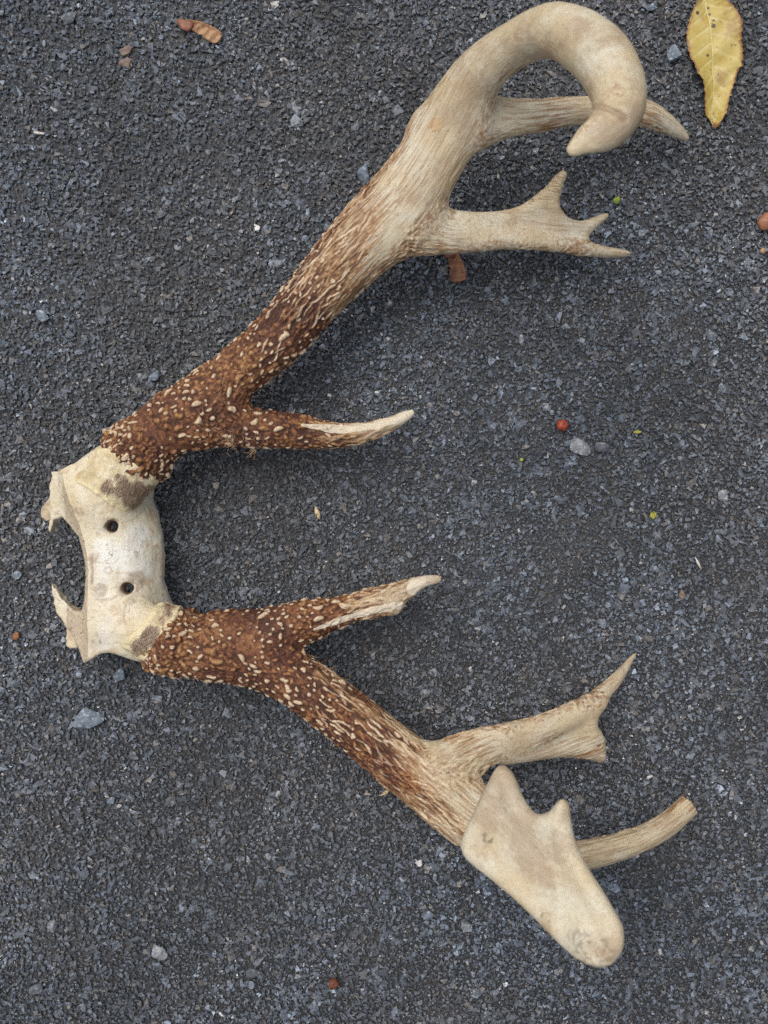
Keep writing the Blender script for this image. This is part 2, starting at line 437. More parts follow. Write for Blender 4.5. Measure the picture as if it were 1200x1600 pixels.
def build_antler(prims, k, lo, hi, h, seed, trunc=None, zfn=None):
    parts = [p.part for p in prims]
    def fn(P):
        d = None
        for p in prims:
            e = p.eval(P); d = e if d is None else smin(d, e, .0016 if p.kind == 'burr' else (.0035 if isinstance(p, Slab) or p.part == 'crown_palm' else k))
        if trunc is not None: d = trunc(P, d)
        return d
    V, Q = polygonise(fn, lo, hi, h)
    V = smooth(V, Q, 3, .5)
    ev = [p.eval(V, True) for p in prims]
    Dm = np.stack([e[0] for e in ev], 1); w = np.exp(-(Dm-Dm.min(1)[:, None])/.0016); w /= w.sum(1)[:, None]; blend = np.clip((1-w.max(1))*2.4, 0, 1)
    blend = np.where(np.isin(np.array(parts)[Dm.argmin(1)], ['burr']), 0, blend)
    w = np.exp(-(Dm-Dm.min(1)[:, None])/.0006); w /= w.sum(1)[:, None]
    comb = lambda i: sum(w[:, j]*e[i] for j, e in enumerate(ev))
    flow = np.stack([comb(1), comb(2), comb(3)], 1)
    wz = np.exp(-(Dm-Dm.min(1)[:, None])/.004); wz /= wz.sum(1)[:, None]
    zone = sum(wz[:, j]*e[4] for j, e in enumerate(ev)); rad = comb(6)
    Tn = sum(w[:, j][:, None]*e[5] for j, e in enumerate(ev))
    own = Dm.argmin(1)
    Vc = V; Qc = Q
    V, Q, (flow, zone, Tn, rad, blend) = subdivide(V, Q, [flow, zone, Tn, rad, blend])
    V = smooth(V, Q, 2, .5)
    Tn /= np.linalg.norm(Tn, axis=1)[:, None]+1e-9
    nrm = vnormals(V, Q)
    bz = np.zeros(len(V))
    for p in prims:
        if p.kind == 'burr': bz = np.maximum(bz, sstep(.0035, .0008, p.eval(V)))
    flank = np.clip(np.abs(flow[:, 1])/rad, 0, 1)
    zone = zone + .16*sstep(.5, 1, flank)*(zone > .02) + .05*fbm(V*60, 2, seed)
    zone0 = zone.copy()
    if zfn is not None: zone = zone+zfn(V)*sstep(.02, .1, zone)
    zone = np.clip(zone, 0, 1.1)
    # relief: slow lumps, lengthwise ridges, coarse pitting
    hgt = .00035*fbm(V*55, 2, seed+3)
    iso = 1-np.abs(fbm(V*300, 2, seed+6))*2.6
    rd = (1-np.abs(fbm(flow*np.array([38, 420, 420.])+.35*np.stack([fbm(V*260, 1, seed+k) for k in (51, 52, 53)], 1), 2, seed+5))*2.8)*(1-blend)+iso*blend
    ridge = sstep(.0, 1, rd)
    zr = sstep(.12, .5, zone)*(1-.7*sstep(.82, 1, zone0))
    patch = sstep(-.25, .3, fbm(V*70, 2, seed+21))
    zr *= .45+.55*patch
    hgt += zr*(.0012*ridge-.0005)
    r2 = fbm(V*480, 2, seed+9); hgt += sstep(.5, .9, zone)*.00030*r2
    hgt += bz*(.0018*fbm(V*330, 2, seed+41)+.0004)
    groove = np.clip((.5-ridge)*1.5, 0, 1)*zr*.75
    vein = 1-np.abs(fbm(flow*np.array([60, 520, 520.]), 2, seed+11))*3
    hgt += .00012*sstep(.3, 1, vein)*(1-zr)*(1-blend)
    # pearls
    pearl = np.zeros(len(V)); ph = np.zeros(len(V)); halo = np.zeros(len(V))
    cand = np.where(zone > .30)[0]
    r_ = np.random.default_rng(seed)
    kd = kdtree.KDTree(len(cand))
    for i, c in enumerate(cand): kd.insert(V[c], i)
    kd.balance()
    used = {}; cell = .004; cnt = 0; clump = fbm(V*75, 2, seed+31); clump2 = fbm(V*130, 2, seed+33)
    order = r_.permutation(cand)[:26000]
    for c in order:
        z = zone[c]
        if r_.random() > (.5+.9*(z-.30)): continue
        big = r_.random()**1.7; veiny = min(z, zone0[c]) < .55+.38*r_.random()
        sp = .0018+.0020*big if not veiny else .0017
        if not veiny and bz[c] < .5 and r_.random() > .78+1.7*clump2[c]: continue
        if bz[c] > .5: sp *= .8
        key = tuple(np.floor(V[c]/cell).astype(int)); ok = True
        for dx in (-1, 0, 1):
            for dy in (-1, 0, 1):
                for dz in (-1, 0, 1):
                    for (q, t_, sp2) in used.get((key[0]+dx, key[1]+dy, key[2]+dz), ()):
                        dd = V[c]-q; al = float(dd@t_); pp = math.sqrt(max(float(dd@dd)-al*al, 0))
                        if math.hypot(al*.55, pp) < (sp+sp2)*.5: ok = False; break
                    if not ok: break
                if not ok: break
            if not ok: break
        if not ok: continue
        nn = nrm[c]; t = Tn[c]-nn*(Tn[c]@nn); t /= np.linalg.norm(t)+1e-9; bt = np.cross(nn, t)
        used.setdefault(key, []).append((V[c].copy(), t, sp)); cnt += 1
        ang = r_.normal(0, .5 if not veiny else .16)
        wd = (.00058+.00062*big)*(.85+.3*r_.random())
        asp = 1.05+1.5*r_.random()**1.5
        if veiny: asp = 3+7*r_.random(); wd = .00042+.00025*r_.random()
        hh = (.00075+.00080*big)*sstep(.25, .8, np.array(z))*(1.0 if not veiny else .8)
        pale = r_.random() < np.clip(.66+1.3*clump[c], .12, .92)
        amp = (.62+.25*r_.random()+.3*big) if pale else .2*r_.random()
        if veiny: amp *= .4+.5*r_.random()
        shapes = [(V[c], ang, wd, asp)]
        if not veiny and r_.random() < .3:
            a2 = ang+r_.choice([-1, 1])*r_.uniform(.8, 1.5); o_ = (t*math.cos(ang)+bt*math.sin(ang))*wd*asp*.8
            shapes.append((V[c]+o_, a2, wd*.85, 1.6))
        for pc_, an, wd_, as_ in shapes:
            t2 = t*math.cos(an)+bt*math.sin(an); b2 = np.cross(nn, t2); ln = wd_*as_
            bend = r_.normal(0, .35 if not veiny else .12)/ln; wob = r_.uniform(0, 6.28)
            res = kd.find_range(pc_, max(ln, wd_)*1.9)
            if not res: continue
            q = cand[[x[1] for x in res]]; e = V[q]-pc_; a = e@t2; b_ = e@b2-bend*a*a*.6
            if veiny: b_ = b_-.00022*np.sin(a/.0013+wob)
            qq = (a/ln)**2+(b_/wd_)**2
            ph[q] = np.maximum(ph[q], hh*np.clip(1-qq/2.2, 0, 1)**1.1)
            halo[q] = np.maximum(halo[q], np.clip(1-np.abs(qq-2.5)/1.3, 0, 1))
            pearl[q] = np.maximum(pearl[q], amp*np.clip((1.5-qq)/.9, 0, 1))
    hgt += ph
    near = np.clip(ph/.0003, 0, 1)
    crest = sstep(.55, 1, ridge)*sstep(.2, .45, zone)*(1-sstep(.75, .95, zone))*patch
    pearl = np.maximum(pearl, .42*crest)
    groove = np.clip(groove + .7*halo*(1-np.clip(ph/.0004, 0, 1))*sstep(.35, .7, zone) + .6*(1-near)*sstep(.6, .95, zone)*sstep(-.1, .35, -r2+.4*clump2), 0, 1)*(1-pearl)
    blend = np.maximum(blend, .75*sstep(.085, .115, V[:, 2]))
    tone = np.clip(.40+.22*r2*sstep(.5, .85, zone)+.25*fbm(V*900, 1, seed+43)+.6*(ridge-.5)*zr+.30*np.clip(ph/.0007, 0, 1)-.22*halo+.30*fbm(V*60, 2, seed+44), 0, 1)
    V = V+nrm*hgt[:, None]
    print("antler", len(V), len(Q), "pearls", cnt, round(time.time()-T0, 1))
    fown_v = np.concatenate([own])  # coarse owners; fine faces keep the owner of their coarse face
    cf = own[Qc]; m = len(Qc)
    po = np.array([list(dict.fromkeys(parts)).index(p) for p in parts])
    fo = po[cf]; fo = np.sort(fo, 1)[:, 1]
    fo = np.tile(fo, 4)
    names = list(dict.fromkeys(parts))
    return V, Q, dict(flow=flow, zone=zone, pearl=pearl, groove=groove, blend=blend, tone=tone), fo, names, nrm

def emit_parts(V, Q, A, fo, names, mat, parents, base, labels={}):
    nr = vnormals(V, Q); out = {}
    for i, nm in enumerate(names):
        q = Q[fo == i]
        if not len(q): continue
        u, inv = np.unique(q, return_inverse=True); q = inv.reshape(q.shape)
        oname = nm.split('|')[0]
        ob = mesh_np(oname, V[u], q, mat, parents(nm, out), True, base)
        for k, a in A.items(): add_attr(ob, k, a[u], 'FLOAT_VECTOR' if a.ndim == 2 else 'FLOAT')
        ob.data.normals_split_custom_set_from_vertices(nr[u].tolist())
        if nm in labels: ob['label'] = labels[nm]
        out[nm] = ob
    return out

# ------------------------------------------------------------------ setting: tarmac
M_chip = mat_ground("asphalt_chip", True); M_base = mat_ground("asphalt_binder", False)
gx = np.linspace(-2.5, 2.5, 41); GX, GY = np.meshgrid(gx, gx, indexing='ij'); n = 41
GV = np.c_[GX.ravel(), GY.ravel(), np.full(n*n, -.0018)]
ii = np.arange(n*n).reshape(n, n); GQ = np.stack([ii[:-1, :-1], ii[1:, :-1], ii[1:, 1:], ii[:-1, 1:]], -1).reshape(-1, 4)
g = mesh_np("asphalt", GV, GQ, M_base, smooth=False); tag(g, kind='structure', label="dark grey coarse asphalt surface")

def hull_variants(k, npts, flat):
    out = []
    for i in range(k):
        bm = bmesh.new()
        for _ in range(npts):
            v = rng.normal(size=3); v /= np.linalg.norm(v); v *= rng.uniform(.8, 1.1)
            v[2] = np.clip(v[2]*flat, -.5, .42)
            bm.verts.new(v)
        r = bmesh.ops.convex_hull(bm, input=bm.verts)
        bmesh.ops.delete(bm, geom=[e for e in r['geom_interior'] if isinstance(e, bmesh.types.BMVert)], context='VERTS')
        bm.verts.ensure_lookup_table(); bm.verts.index_update()
        bmesh.ops.triangulate(bm, faces=bm.faces[:])
        out.append((np.array([v.co[:] for v in bm.verts]), np.array([[v.index for v in f.verts] for f in bm.faces])))
        bm.free()
    return out
def scatter_chips(P, R, variants, tints, zoff, tilt):
    Vs = []; Fs = []; Ts = []; o = 0
    vi = rng.integers(0, len(variants), len(P))
    for k, (bv, bf) in enumerate(variants):
        idx = np.where(vi == k)[0]; m = len(idx)
        if not m: continue
        a = rng.uniform(0, 6.283, m); tx = rng.normal(0, tilt, m); ty = rng.normal(0, tilt, m)
        sc = R[idx][:, None, None]*np.stack([rng.uniform(.8, 1.25, m), rng.uniform(.6, 1.0, m), rng.uniform(.7, 1.1, m)], 1)[:, None, :]
        v = bv[None]*sc
        z = v[..., 2]+v[..., 0]*tx[:, None]+v[..., 1]*ty[:, None]
        x = v[..., 0]*np.cos(a)[:, None]-v[..., 1]*np.sin(a)[:, None]
        y = v[..., 0]*np.sin(a)[:, None]+v[..., 1]*np.cos(a)[:, None]
        W = np.stack([x+P[idx, 0][:, None], y+P[idx, 1][:, None], z+zoff[idx][:, None]], -1)
        Vs.append(W.reshape(-1, 3)); Fs.append((bf[None]+(o+np.arange(m)*len(bv))[:, None, None]).reshape(-1, 3)); o += m*len(bv)
        Ts.append(np.repeat(tints[idx], len(bv), 0))
    return np.concatenate(Vs), np.concatenate(Fs), np.concatenate(Ts)
def jgrid(x0, x1, y0, y1, sp):
    X, Y = np.meshgrid(np.arange(x0, x1, sp), np.arange(y0, y1, sp*.9)); X = X+(np.arange(X.shape[0]) % 2)[:, None]*sp*.5
    P = np.c_[X.ravel(), Y.ravel()]; return P+rng.uniform(-.48, .48, P.shape)*sp
def tints(m, bright=.05):
    v = np.exp(rng.normal(np.log(.086), .48, m)); t = v[:, None]*np.array([.86, 1.0, 1.20])  # stone tone; wide spread also puts the light contrast between facets into colour
    k = rng.random(m)
    br = k < .12; t[br] = v[br][:, None]*np.array([1.08, 1.0, .92])
    bl = (k > .13) & (k < .24); t[bl] = v[bl][:, None]*np.array([.85, 1.0, 1.18])*1.3
    wh = k > 1-bright; t[wh] = rng.uniform(.14, .6, wh.sum())[:, None]*np.array([1, .99, .97])
    return np.c_[np.clip(t, 0, .8), np.ones(m)]
hv = hull_variants(24, 8, .75); hs2 = hull_variants(12, 5, .9)
P1 = jgrid(-.24, .24, -.31, .31, .0021); m1 = len(P1)
R1 = np.clip(np.exp(rng.normal(np.log(.00142), .36, m1)), .0006, .0038)
bigm = rng.random(m1) < .018; R1[bigm] = rng.uniform(.003, .0052, bigm.sum())
z1 = rng.normal(.0003, .00013, m1)-np.where(bigm, .0003, 0)-R1*.34
P2 = jgrid(-.235, .235, -.305, .305, .0018); m2 = len(P2)
R2 = np.clip(np.exp(rng.normal(np.log(.00055), .30, m2)), .0003, .0012); z2 = rng.uniform(-.0006, .0007, m2)
P3 = jgrid(-.42, .42, -.49, .49, .0058); out_ = (np.abs(P3[:, 0]) > .237) | (np.abs(P3[:, 1]) > .307); P3 = P3[out_]; m3 = len(P3)
R3 = rng.uniform(.0024, .0044, m3); z3 = rng.normal(-.0008, .0003, m3)-.0003
def patchy(P, T, amp):
    q = np.c_[P, np.zeros(len(P))]; f = 1+amp*fbm(q*14, 3, 301)+amp*.6*fbm(q*60, 2, 302)
    w = .5+.5*np.clip(2.2*fbm(q*9, 2, 303), -1, 1)           # bluish against dusty brownish areas
    T = T.copy(); T[:, :3] *= np.clip(f, .4, 2)[:, None]*(np.array([1.07, 1, .93])*(1-w)[:, None]+np.array([.96, 1, 1.05])*w[:, None]); return np.clip(T, 0, .85)
Va, Fa, Ta = scatter_chips(P1, R1, hv, patchy(P1, tints(m1, .006), .42), z1, .12)
Vb, Fb, Tb = scatter_chips(P2, R2, hs2, patchy(P2, tints(m2, .16), .8), z2, .5)
Vc_, Fc_, Tc_ = scatter_chips(P3, R3, hv, tints(m3, .02), z3, .15)
VV = np.concatenate([Va, Vb, Vc_]); FF = np.concatenate([Fa, Fb+len(Va), Fc_+len(Va)+len(Vb)])
ag = mesh_np("asphalt_aggregate", VV, FF, M_chip, smooth=False)
add_attr(ag, "tint", np.concatenate([Ta, Tb, Tc_]), 'FLOAT_COLOR')
tag(ag, label="tightly packed dark grey stone chips of the asphalt", kind='stuff')
print("chips", m1, m2, m3, len(FF), round(time.time()-T0, 1))

def ivory(V, spots):
    r = np.zeros(len(V))
    for px, py, z, rad in spots:
        p = at(px, py, z); d = np.linalg.norm((V-p)[:, :2], axis=1); r = np.maximum(r, sstep(pr(rad), pr(rad)*.3, d + .0012*fbm(V*300, 2, 4)))
    return r
# polished pale strip of a tine, as it is worn along its crest
def strip(V, pts, w, seed=3, taper=False):
    r = np.zeros(len(V)); P = [at(*p)[:2] for p in pts]
    for a, b in zip(P[:-1], P[1:]):
        e = b-a; q = V[:, :2]-a; t = np.clip(q@e/(e@e), 0, 1); d = np.linalg.norm(q-t[:, None]*e, axis=1)
        r = np.maximum(r, 1-d/(w*(.25+.75*t if taper and a is P[0] else 1)))
    return sstep(.1, .6, r+.35*fbm(V*np.array([160, 420, 420.]), 2, seed))
# ------------------------------------------------------------------ the antlers
M_ant = mat_antler()
base = at(150, 870, 0.0)
trophy = empty("deer_antlers", base, label="pair of pearled brown deer antlers joined by a sawn skull plate, lying on asphalt", cat="antlers")

def frame_rows(*r): return list(r)
# upper antler -------------------------------------------------
U_beam = Branch('antler', [
    (219,703,.036,45,.92,1), (258,668,.037,47,.9,1), (318,628,.038,47,.9,1), (372,580,.039,40,.95,.97), (432,530,.041,42,.95,.85),
    (492,460,.044,45,.9,.72), (556,392,.047,52,.8,.48), (625,320,.051,58,.68,.22), (672,250,.056,52,.72,.12), (708,188,.062,52,.72,.06),
    (752,112,.078,40,.85,.05), (812,66,.098,36,1,.03), (872,48,.118,42,1,.0), (930,80,.136,47,.98,.0), (962,130,.152,45,.95,0),
    (966,172,.162,40,.9,0), (946,203,.168,32,.8,0), (918,218,.170,23,.6,0), (893,236,.170,11,.7,0)], cap=(.003, None))
U_burr = Branch('burr', [(214,710,.036,53,.92,1), (219,702,.036,53,.92,1)], 0.0, kind='burr', cap=(.0028, .006))
U_burr2 = Branch('burr', [(170,685,.036,11,1,1), (213,708,.049,9,1,1), (252,739,.036,11,1,1)], 0.0, kind='burr')
U_brow = Branch('brow_tine', [(320,655,.037,42,.85,1), (385,668,.036,30,.9,1), (435,672,.035,28,.9,.97), (480,676,.033,25,.9,.85), (525,682,.031,18,.95,.62),
    (565,677,.029,16,1,.38), (605,664,.026,12.5,1,.16), (632,651,.024,9,1,.02), (643,645,.023,6,1,0)], .04)
sU = U_beam.s[40] if len(U_beam.s) > 40 else .2
U_mid = Branch('tine|a', [(620,345,.049,50,.6,.3), (680,360,.047,38,.6,.2), (735,366,.043,28,.6,.2), (790,370,.040,16,.85,.18), (850,379,.035,10,1,.16), (910,388,.028,8.5,1,.1), (950,395,.022,5.5,1,.08), (980,399,.018,1.8,1,0)], .21)
U_fork = Slab('tine|a', [(700,332,.045),(745,332,.043),(790,328,.041),(820,318,.04),(850,295,.036),(872,267,.032),(886,268,.031),(877,300,.034),(876,322,.035),(893,340,.034),(915,344,.031),(948,330,.026),(954,338,.025),(931,358,.027),(919,370,.028),(925,382,.028),(982,393,.018),(982,403,.018),(920,399,.028),(860,388,.035),(790,386,.04),(735,392,.043)], .0034, .0048, ((740,360,.044),(950,375,.028)), .24, .06)
U_trez = Branch('tine|b', [(745,186,.06,44,.6,.1), (798,184,.054,29,.8,.12), (840,181,.050,25,.85,.2), (900,173,.044,21,.9,.16), (960,169,.037,19,.95,.16), (1010,177,.029,19,.95,.2), (1045,196,.021,14,.95,.08), (1068,212,.015,7,1,.02), (1073,217,.014,4,1,0)], .28)
U_knob = Branch('antler', [(650,203,.055,9,1,.1),(660,188,.056,10,1,.1)], .3)
U = [U_beam, U_burr, U_burr2, U_brow, U_mid, U_fork, U_trez, U_knob]
lo = at(120, 800, 0); hi_ = at(1110, -60, 0)
V, Q, A, fo, names, nr = build_antler(U, .0095, (lo[0], lo[1], .004), (hi_[0], hi_[1], .192), .00102, 11, None, lambda V: .3*strip(V, [(410,500,.05),(480,400,.05),(575,292,.052)], .0042, 5)+.28*strip(V, [(460,585,.045),(560,480,.045),(640,415,.045)], .003, 6)-.28*strip(V, [(520,480,.06),(585,405,.06),(650,320,.062)], .006, 7))
def spot(V, px, py, z, r, zmin=.03, seed=3):
    p = at(px, py, z); d = np.linalg.norm((V-p)[:, :2], axis=1)
    return sstep(pr(r)*1.15, pr(r)*.75, d+.0016*fbm(V*330, 2, seed))*(V[:, 2] > zmin)
kn = spot(V, 682, 178, .085, 11, .05)
A['zone'] = np.maximum(A['zone'], .55*kn); A['tone'] = np.maximum(A['tone'], .75*kn)
for q_ in ((890,214,.175,6), (955,150,.165,14), (690,300,.066,10), (678,368,.058,16), (655,350,.062,9)):
    A['zone'] = np.maximum(A['zone'], .26*spot(V, *q_))
ng = strip(V, [(928,168,.166),(948,182,.166),(970,192,.166)], .0022, 12)*(V[:, 2] > .15)
V[:, 2] -= .0010*ng; A['groove'] = np.maximum(A['groove'], .5*ng)
A['zone'] = np.maximum(A['zone'], .3*strip(V, [(890,222,.17),(910,206,.17),(935,186,.17)], .002, 13)*(V[:, 2] > .15))
A['ivory'] = np.maximum(strip(V, [(470,662,.05),(520,668,.045),(580,664,.04),(640,645,.03)], .0036, 3, True), ivory(V, [(640,648,.025,26)]))*(V[:, 2] > .028)
A['ivory'] = np.maximum(A['ivory'], ivory(V, [(640,648,.025,30)]))
def par_u(nm, out): return trophy if nm == 'antler' else out['antler']
upper = emit_parts(V, Q, A, fo, sorted(names, key=lambda s: s != 'antler') if False else names, M_ant, par_u, base,
    {'antler': "upper antler whose smooth pale tip curls back over", 'tine|a': "three pointed flattened tine", 'tine|b': "plain curved tine passing under the hooked tip"})

# lower antler -------------------------------------------------
L_beam = Branch('antler', [
    (273,1005,.036,47,.92,1), (318,1014,.037,47,.92,1), (370,1020,.037,48,.92,1), (430,1042,.038,42,.95,1), (492,1083,.040,41,.95,.92), (552,1128,.042,42,.92,.8),
    (612,1176,.044,44,.88,.62), (672,1222,.048,49,.8,.4), (728,1268,.053,50,.72,.22), (790,1322,.060,42,.8,.12), (850,1380,.074,40,.9,.05), (900,1425,.092,40,.95,.02),
    (926,1452,.115,41,.9,0), (934,1462,.137,42,.75,0), (925,1452,.155,42,.6,0)], cap=(.003, None))
L_burr = Branch('burr', [(266,999,.036,52,.92,1), (274,1006,.036,52,.92,1)], 0., kind='burr', cap=(.0028, .006))
L_burr2 = Branch('burr', [(234,1036,.036,11,1,1), (268,1000,.050,9,1,1), (297,962,.036,11,1,1)], 0., kind='burr')
L_brow = Branch('brow_tine', [(350,1000,.037,46,.85,1), (420,986,.038,36,.9,1), (480,970,.037,33,.85,1), (530,956,.035,23,.9,.85), (585,939,.033,19,.85,.6),
    (618,930,.031,19,.7,.35), (640,918,.029,13,.9,.25), (665,908,.027,9,1,.1), (684,905,.026,7,1,0)], .05)
L_barb = Branch('brow_tine', [(585,945,.033,14,.8,.3), (606,948,.032,10,.8,.1), (618,955,.031,5,1,0)], .12)
L_mid = Branch('tine|a', [(690,1200,.05,42,.65,.3), (752,1170,.047,33,.6,.25), (800,1155,.044,26,.65,.22), (850,1138,.040,22,.7,.2), (895,1115,.034,18,.8,.18), (930,1093,.028,14,.9,.14), (960,1065,.021,10.5,.95,.12), (984,1033,.013,5,1,.03), (994,1020,.011,2,1,0)], .2)
L_fork = Slab('tine|a', [(770,1137,.046),(830,1126,.042),(880,1110,.036),(915,1090,.032),(945,1082,.028),(950,1100,.028),(937,1120,.03),(936,1135,.03),(946,1150,.027),(948,1178,.024),(940,1192,.022),(928,1188,.024),(890,1183,.031),(830,1189,.038),(775,1199,.045)], .0043, .0058, ((780,1165,.045),(930,1110,.03)), .24, .1)
L_trez = Branch('tine|b', [(820,1345,.056,28,.9,.15), (870,1342,.052,24,.95,.15), (915,1336,.047,23,.95,.15), (965,1323,.041,22,.95,.15), (1010,1307,.034,20,.95,.12), (1045,1286,.028,19,.95,.12), (1066,1268,.023,18,.95,.2), (1095,1242,.018,17,.95,.5)], .3)
L_palm = Slab('crown_palm', [(727,1316,.118),(731,1290,.122),(752,1240,.126),(772,1198,.13),(786,1194,.13),(800,1212,.134),(812,1250,.138),(832,1276,.142),(858,1270,.143),(882,1244,.142),(893,1250,.144),(893,1300,.148),(910,1345,.152),(950,1405,.158),(977,1450,.162),(976,1485,.162),(958,1508,.16),(930,1513,.158),(895,1500,.155),(860,1468,.15),(810,1412,.14),(765,1368,.128),(732,1338,.12)], .0043, .0048, ((770,1280,.12),(950,1470,.16)), .36, .0)
L_link = Branch('crown_palm', [(925,1452,.150,40,.55,0), (880,1410,.147,42,.3,0), (820,1350,.134,36,.24,0)], .36)
Lp = [L_beam, L_burr, L_burr2, L_brow, L_barb, L_mid, L_fork, L_trez, L_palm, L_link]
cp = at(1078, 1257, .021); cn = at(1095, 1242, .018)-at(1060, 1273, .024); cn /= np.linalg.norm(cn)
def trunc(P, d):
    q = P-cp; dd = q@cn + .0009*fbm(P*420, 2, 5)
    return np.where(np.linalg.norm(q, axis=1) < .018, np.maximum(d, dd), d)
lo = at(180, 1560, 0); hi_ = at(1130, 870, 0)
V, Q, A, fo, names, nr = build_antler(Lp, .0075, (lo[0], lo[1], .004), (hi_[0], hi_[1], .185), .00102, 23, trunc, lambda V: .32*strip(V, [(500,1105,.05),(560,1160,.052),(630,1215,.055)], .0068, 5)+.3*strip(V, [(540,1130,.05),(600,1190,.052),(690,1262,.058),(740,1310,.06)], .0058, 15)-.3*strip(V, [(500,1052,.05),(580,1110,.05),(700,1175,.055)], .0055, 7))
A['ivory'] = np.maximum(strip(V, [(490,985,.05),(540,968,.045),(590,953,.04),(625,945,.035)], .0030, 8, True)*(V[:, 2] > .03), ivory(V, [(672,907,.027,30), (648,916,.027,18)]))
for q_, w_ in (((935,1495,.165,24), .55), ((912,1478,.165,14), .5), ((760,1308,.13,6), .8), ((790,1270,.14,5), .5), ((858,1440,.155,6), .6), ((787,1208,.135,8), .35)):
    A['groove'] = np.maximum(A['groove'], w_*spot(V, *q_, .1)*sstep(.0, .35, fbm(V*620, 2, 77)+.08))
dend = np.linalg.norm(V-cp, axis=1); fc = ((V-cp)@cn > -.0007) & (dend < .012)
A['zone'] = np.where(fc, 1.0, np.maximum(A['zone'], .38*sstep(.012, .004, dend))); A['tone'] = np.where(fc, .3, A['tone']); A['groove'] = np.where(fc, .8*np.clip(fbm(V*600, 2, 3)+.4, 0, 1), A['groove'])
lower = emit_parts(V, Q, A, fo, names, M_ant, lambda nm, out: trophy if nm == 'antler' else out['antler'], base,
    {'antler': "lower antler ending in a flattened pale palm", 'tine|a': "tine forking into one long and one blunt point", 'tine|b': "tine with a broken brown end", 'crown_palm': "smooth cream palm with two points and a rounded end"})

# ------------------------------------------------------------------ skull plate
M_skull = mat_skull()
ZK = .040
outline = [(97,737),(117,727),(150,708),(190,712),(222,745),(236,780),(246,806),(253,832),(258,870),(257,905),(262,930),(262,975),(250,1010),(223,1030),(200,1024),(173,1016),(155,1022),(141,1031),(127,1038),
           (117,1015),(110,984),(95,967),(85,957),(77,912),(86,920),(96,932),(112,948),(124,958),(131,940),(132,900),(131,877),(122,840),(112,817),(100,809),(88,812),(75,833),(74,822),(80,800),(79,775),(82,735)]
spikeA2 = [(84,775),(82,800),(74,815),(66,816),(57,808),(56,798),(64,786),(74,778)]
spikeA3 = [(84,742),(84,765),(74,764),(72,756)]
spikeB2 = [(86,952),(96,968),(114,988),(122,1012),(112,1014),(103,1012),(102,985),(92,968),(84,958)]
def P2(pts, z): return np.array([at(x, y, z)[:2] for x, y in pts])
cutline = P2([(97,700),(97,737),(105,765),(116,792),(128,822),(136,852),(141,890),(139,930),(138,960),(139,1000),(139,1060)], ZK)
pol = {k: P2(v, z) for k, v, z in (('A2', spikeA2, .026), ('A3', spikeA3, .026), ('B2', spikeB2, .026))}
pol['o'] = np.array([at(x, y, .020 if 225 < x and y < 935 else (.030 if x < 115 else ZK))[:2] for x, y in outline])
def cutdist(P):            # >0 right of the saw line (the outer bone), <0 on the sawn face
    y = P[:, 1]; xs = np.interp(-y, -cutline[:, 1], cutline[:, 0]); return P[:, 0]-xs
holes = [at(173, 823, .045), at(196, 920, .045)]
pedA = Branch('p', [(150,778,.036,46,.72), (180,750,.036,46,.82), (208,716,.036,46,.9)])
pedB = Branch('p', [(186,965,.034,38,.72), (218,980,.036,40,.85), (260,996,.036,45,.9)], cap=(None, .003))
def zmid(P):
    c = cutdist(P); x = P[:, 0]; y = P[:, 1]; y0 = at(600, 880, ZK)[1]
    z = .0435-.15*np.maximum(c-.012, 0)-52*np.maximum(c-.018, 0)**2-1.2*(y-y0)**2
    z = z+np.where(c < 0, np.maximum(c, -.004)*1.2+np.minimum(c+.004, 0)*.55, 0)
    return z
def skull_fn(P):
    z = P[:, 2]; zm = zmid(P)
    def slab(poly, zc, h, r):
        d2 = poly_sd(P[:, :2], poly); w = np.abs(z-zc)-h
        return np.minimum(np.maximum(d2+r, w+r), 0)+np.sqrt(np.maximum(d2+r, 0)**2+np.maximum(w+r, 0)**2)-r
    PW = P[:, :2]+.0009*sstep(at(150, 0, .03)[0], at(115, 0, .03)[0], P[:, 0])[:, None]*np.stack([fbm(P*420, 2, 61), fbm(P*420, 2, 62)], 1)
    def slab2(poly, zc, h, r):
        d2 = poly_sd(PW, poly); w = np.abs(z-zc)-h
        return np.minimum(np.maximum(d2+r, w+r), 0)+np.sqrt(np.maximum(d2+r, 0)**2+np.maximum(w+r, 0)**2)-r
    d = slab2(pol['o'], zm-.0040, .0040, .0010)*.75
    for b in (pedA, pedB): d = smin(d, b.eval(P), .010)
    # the plate curves down at the forehead side
    for k, zc, h in (('A2', .024, .003), ('A3', .024, .002), ('B2', .022, .003)):
        tilt = (P[:, 0]-at(100, 0, .03)[0])*.5
        d = smin(d, slab2(pol[k], zc+tilt+.0014*fbm(P*240, 2, 6), h*.95, .0006), .0014)
    # saw cut keeps a crisp line: plane-like chamfer
    for hpt in holes:
        r = np.linalg.norm(P[:, :2]-hpt[:2], axis=1)
        ang = np.arctan2(P[:, 1]-hpt[1], P[:, 0]-hpt[0])
        rr = .0027*(1+.05*np.sin(3*ang+hpt[1]*300)) + (.0009+.0006*np.sin(2*ang))*sstep(-.0016, .0006, z-zm)
        d = np.maximum(d, rr-r)
    return d
lo = at(40, 1060, .03); hi_ = at(290, 680, .03)
V, Q = polygonise(skull_fn, (lo[0], lo[1], .012), (hi_[0], hi_[1], .062), .00065)
V = smooth(V, Q, 2, .5); nr = vnormals(V, Q)
c = cutdist(V); d2o = -poly_sd(V[:, :2], pol['o'])
cut = sstep(.0004, -.0006, c+.0004*fbm(V*300, 2, 8))
ped = np.minimum(pedA.eval(V), pedB.eval(V))
edge = np.clip(sstep(.009, .0008, np.abs(c))*.6+sstep(.0035, .0, d2o)*.25+sstep(.006, -.0005, ped)*.75, 0, 1)
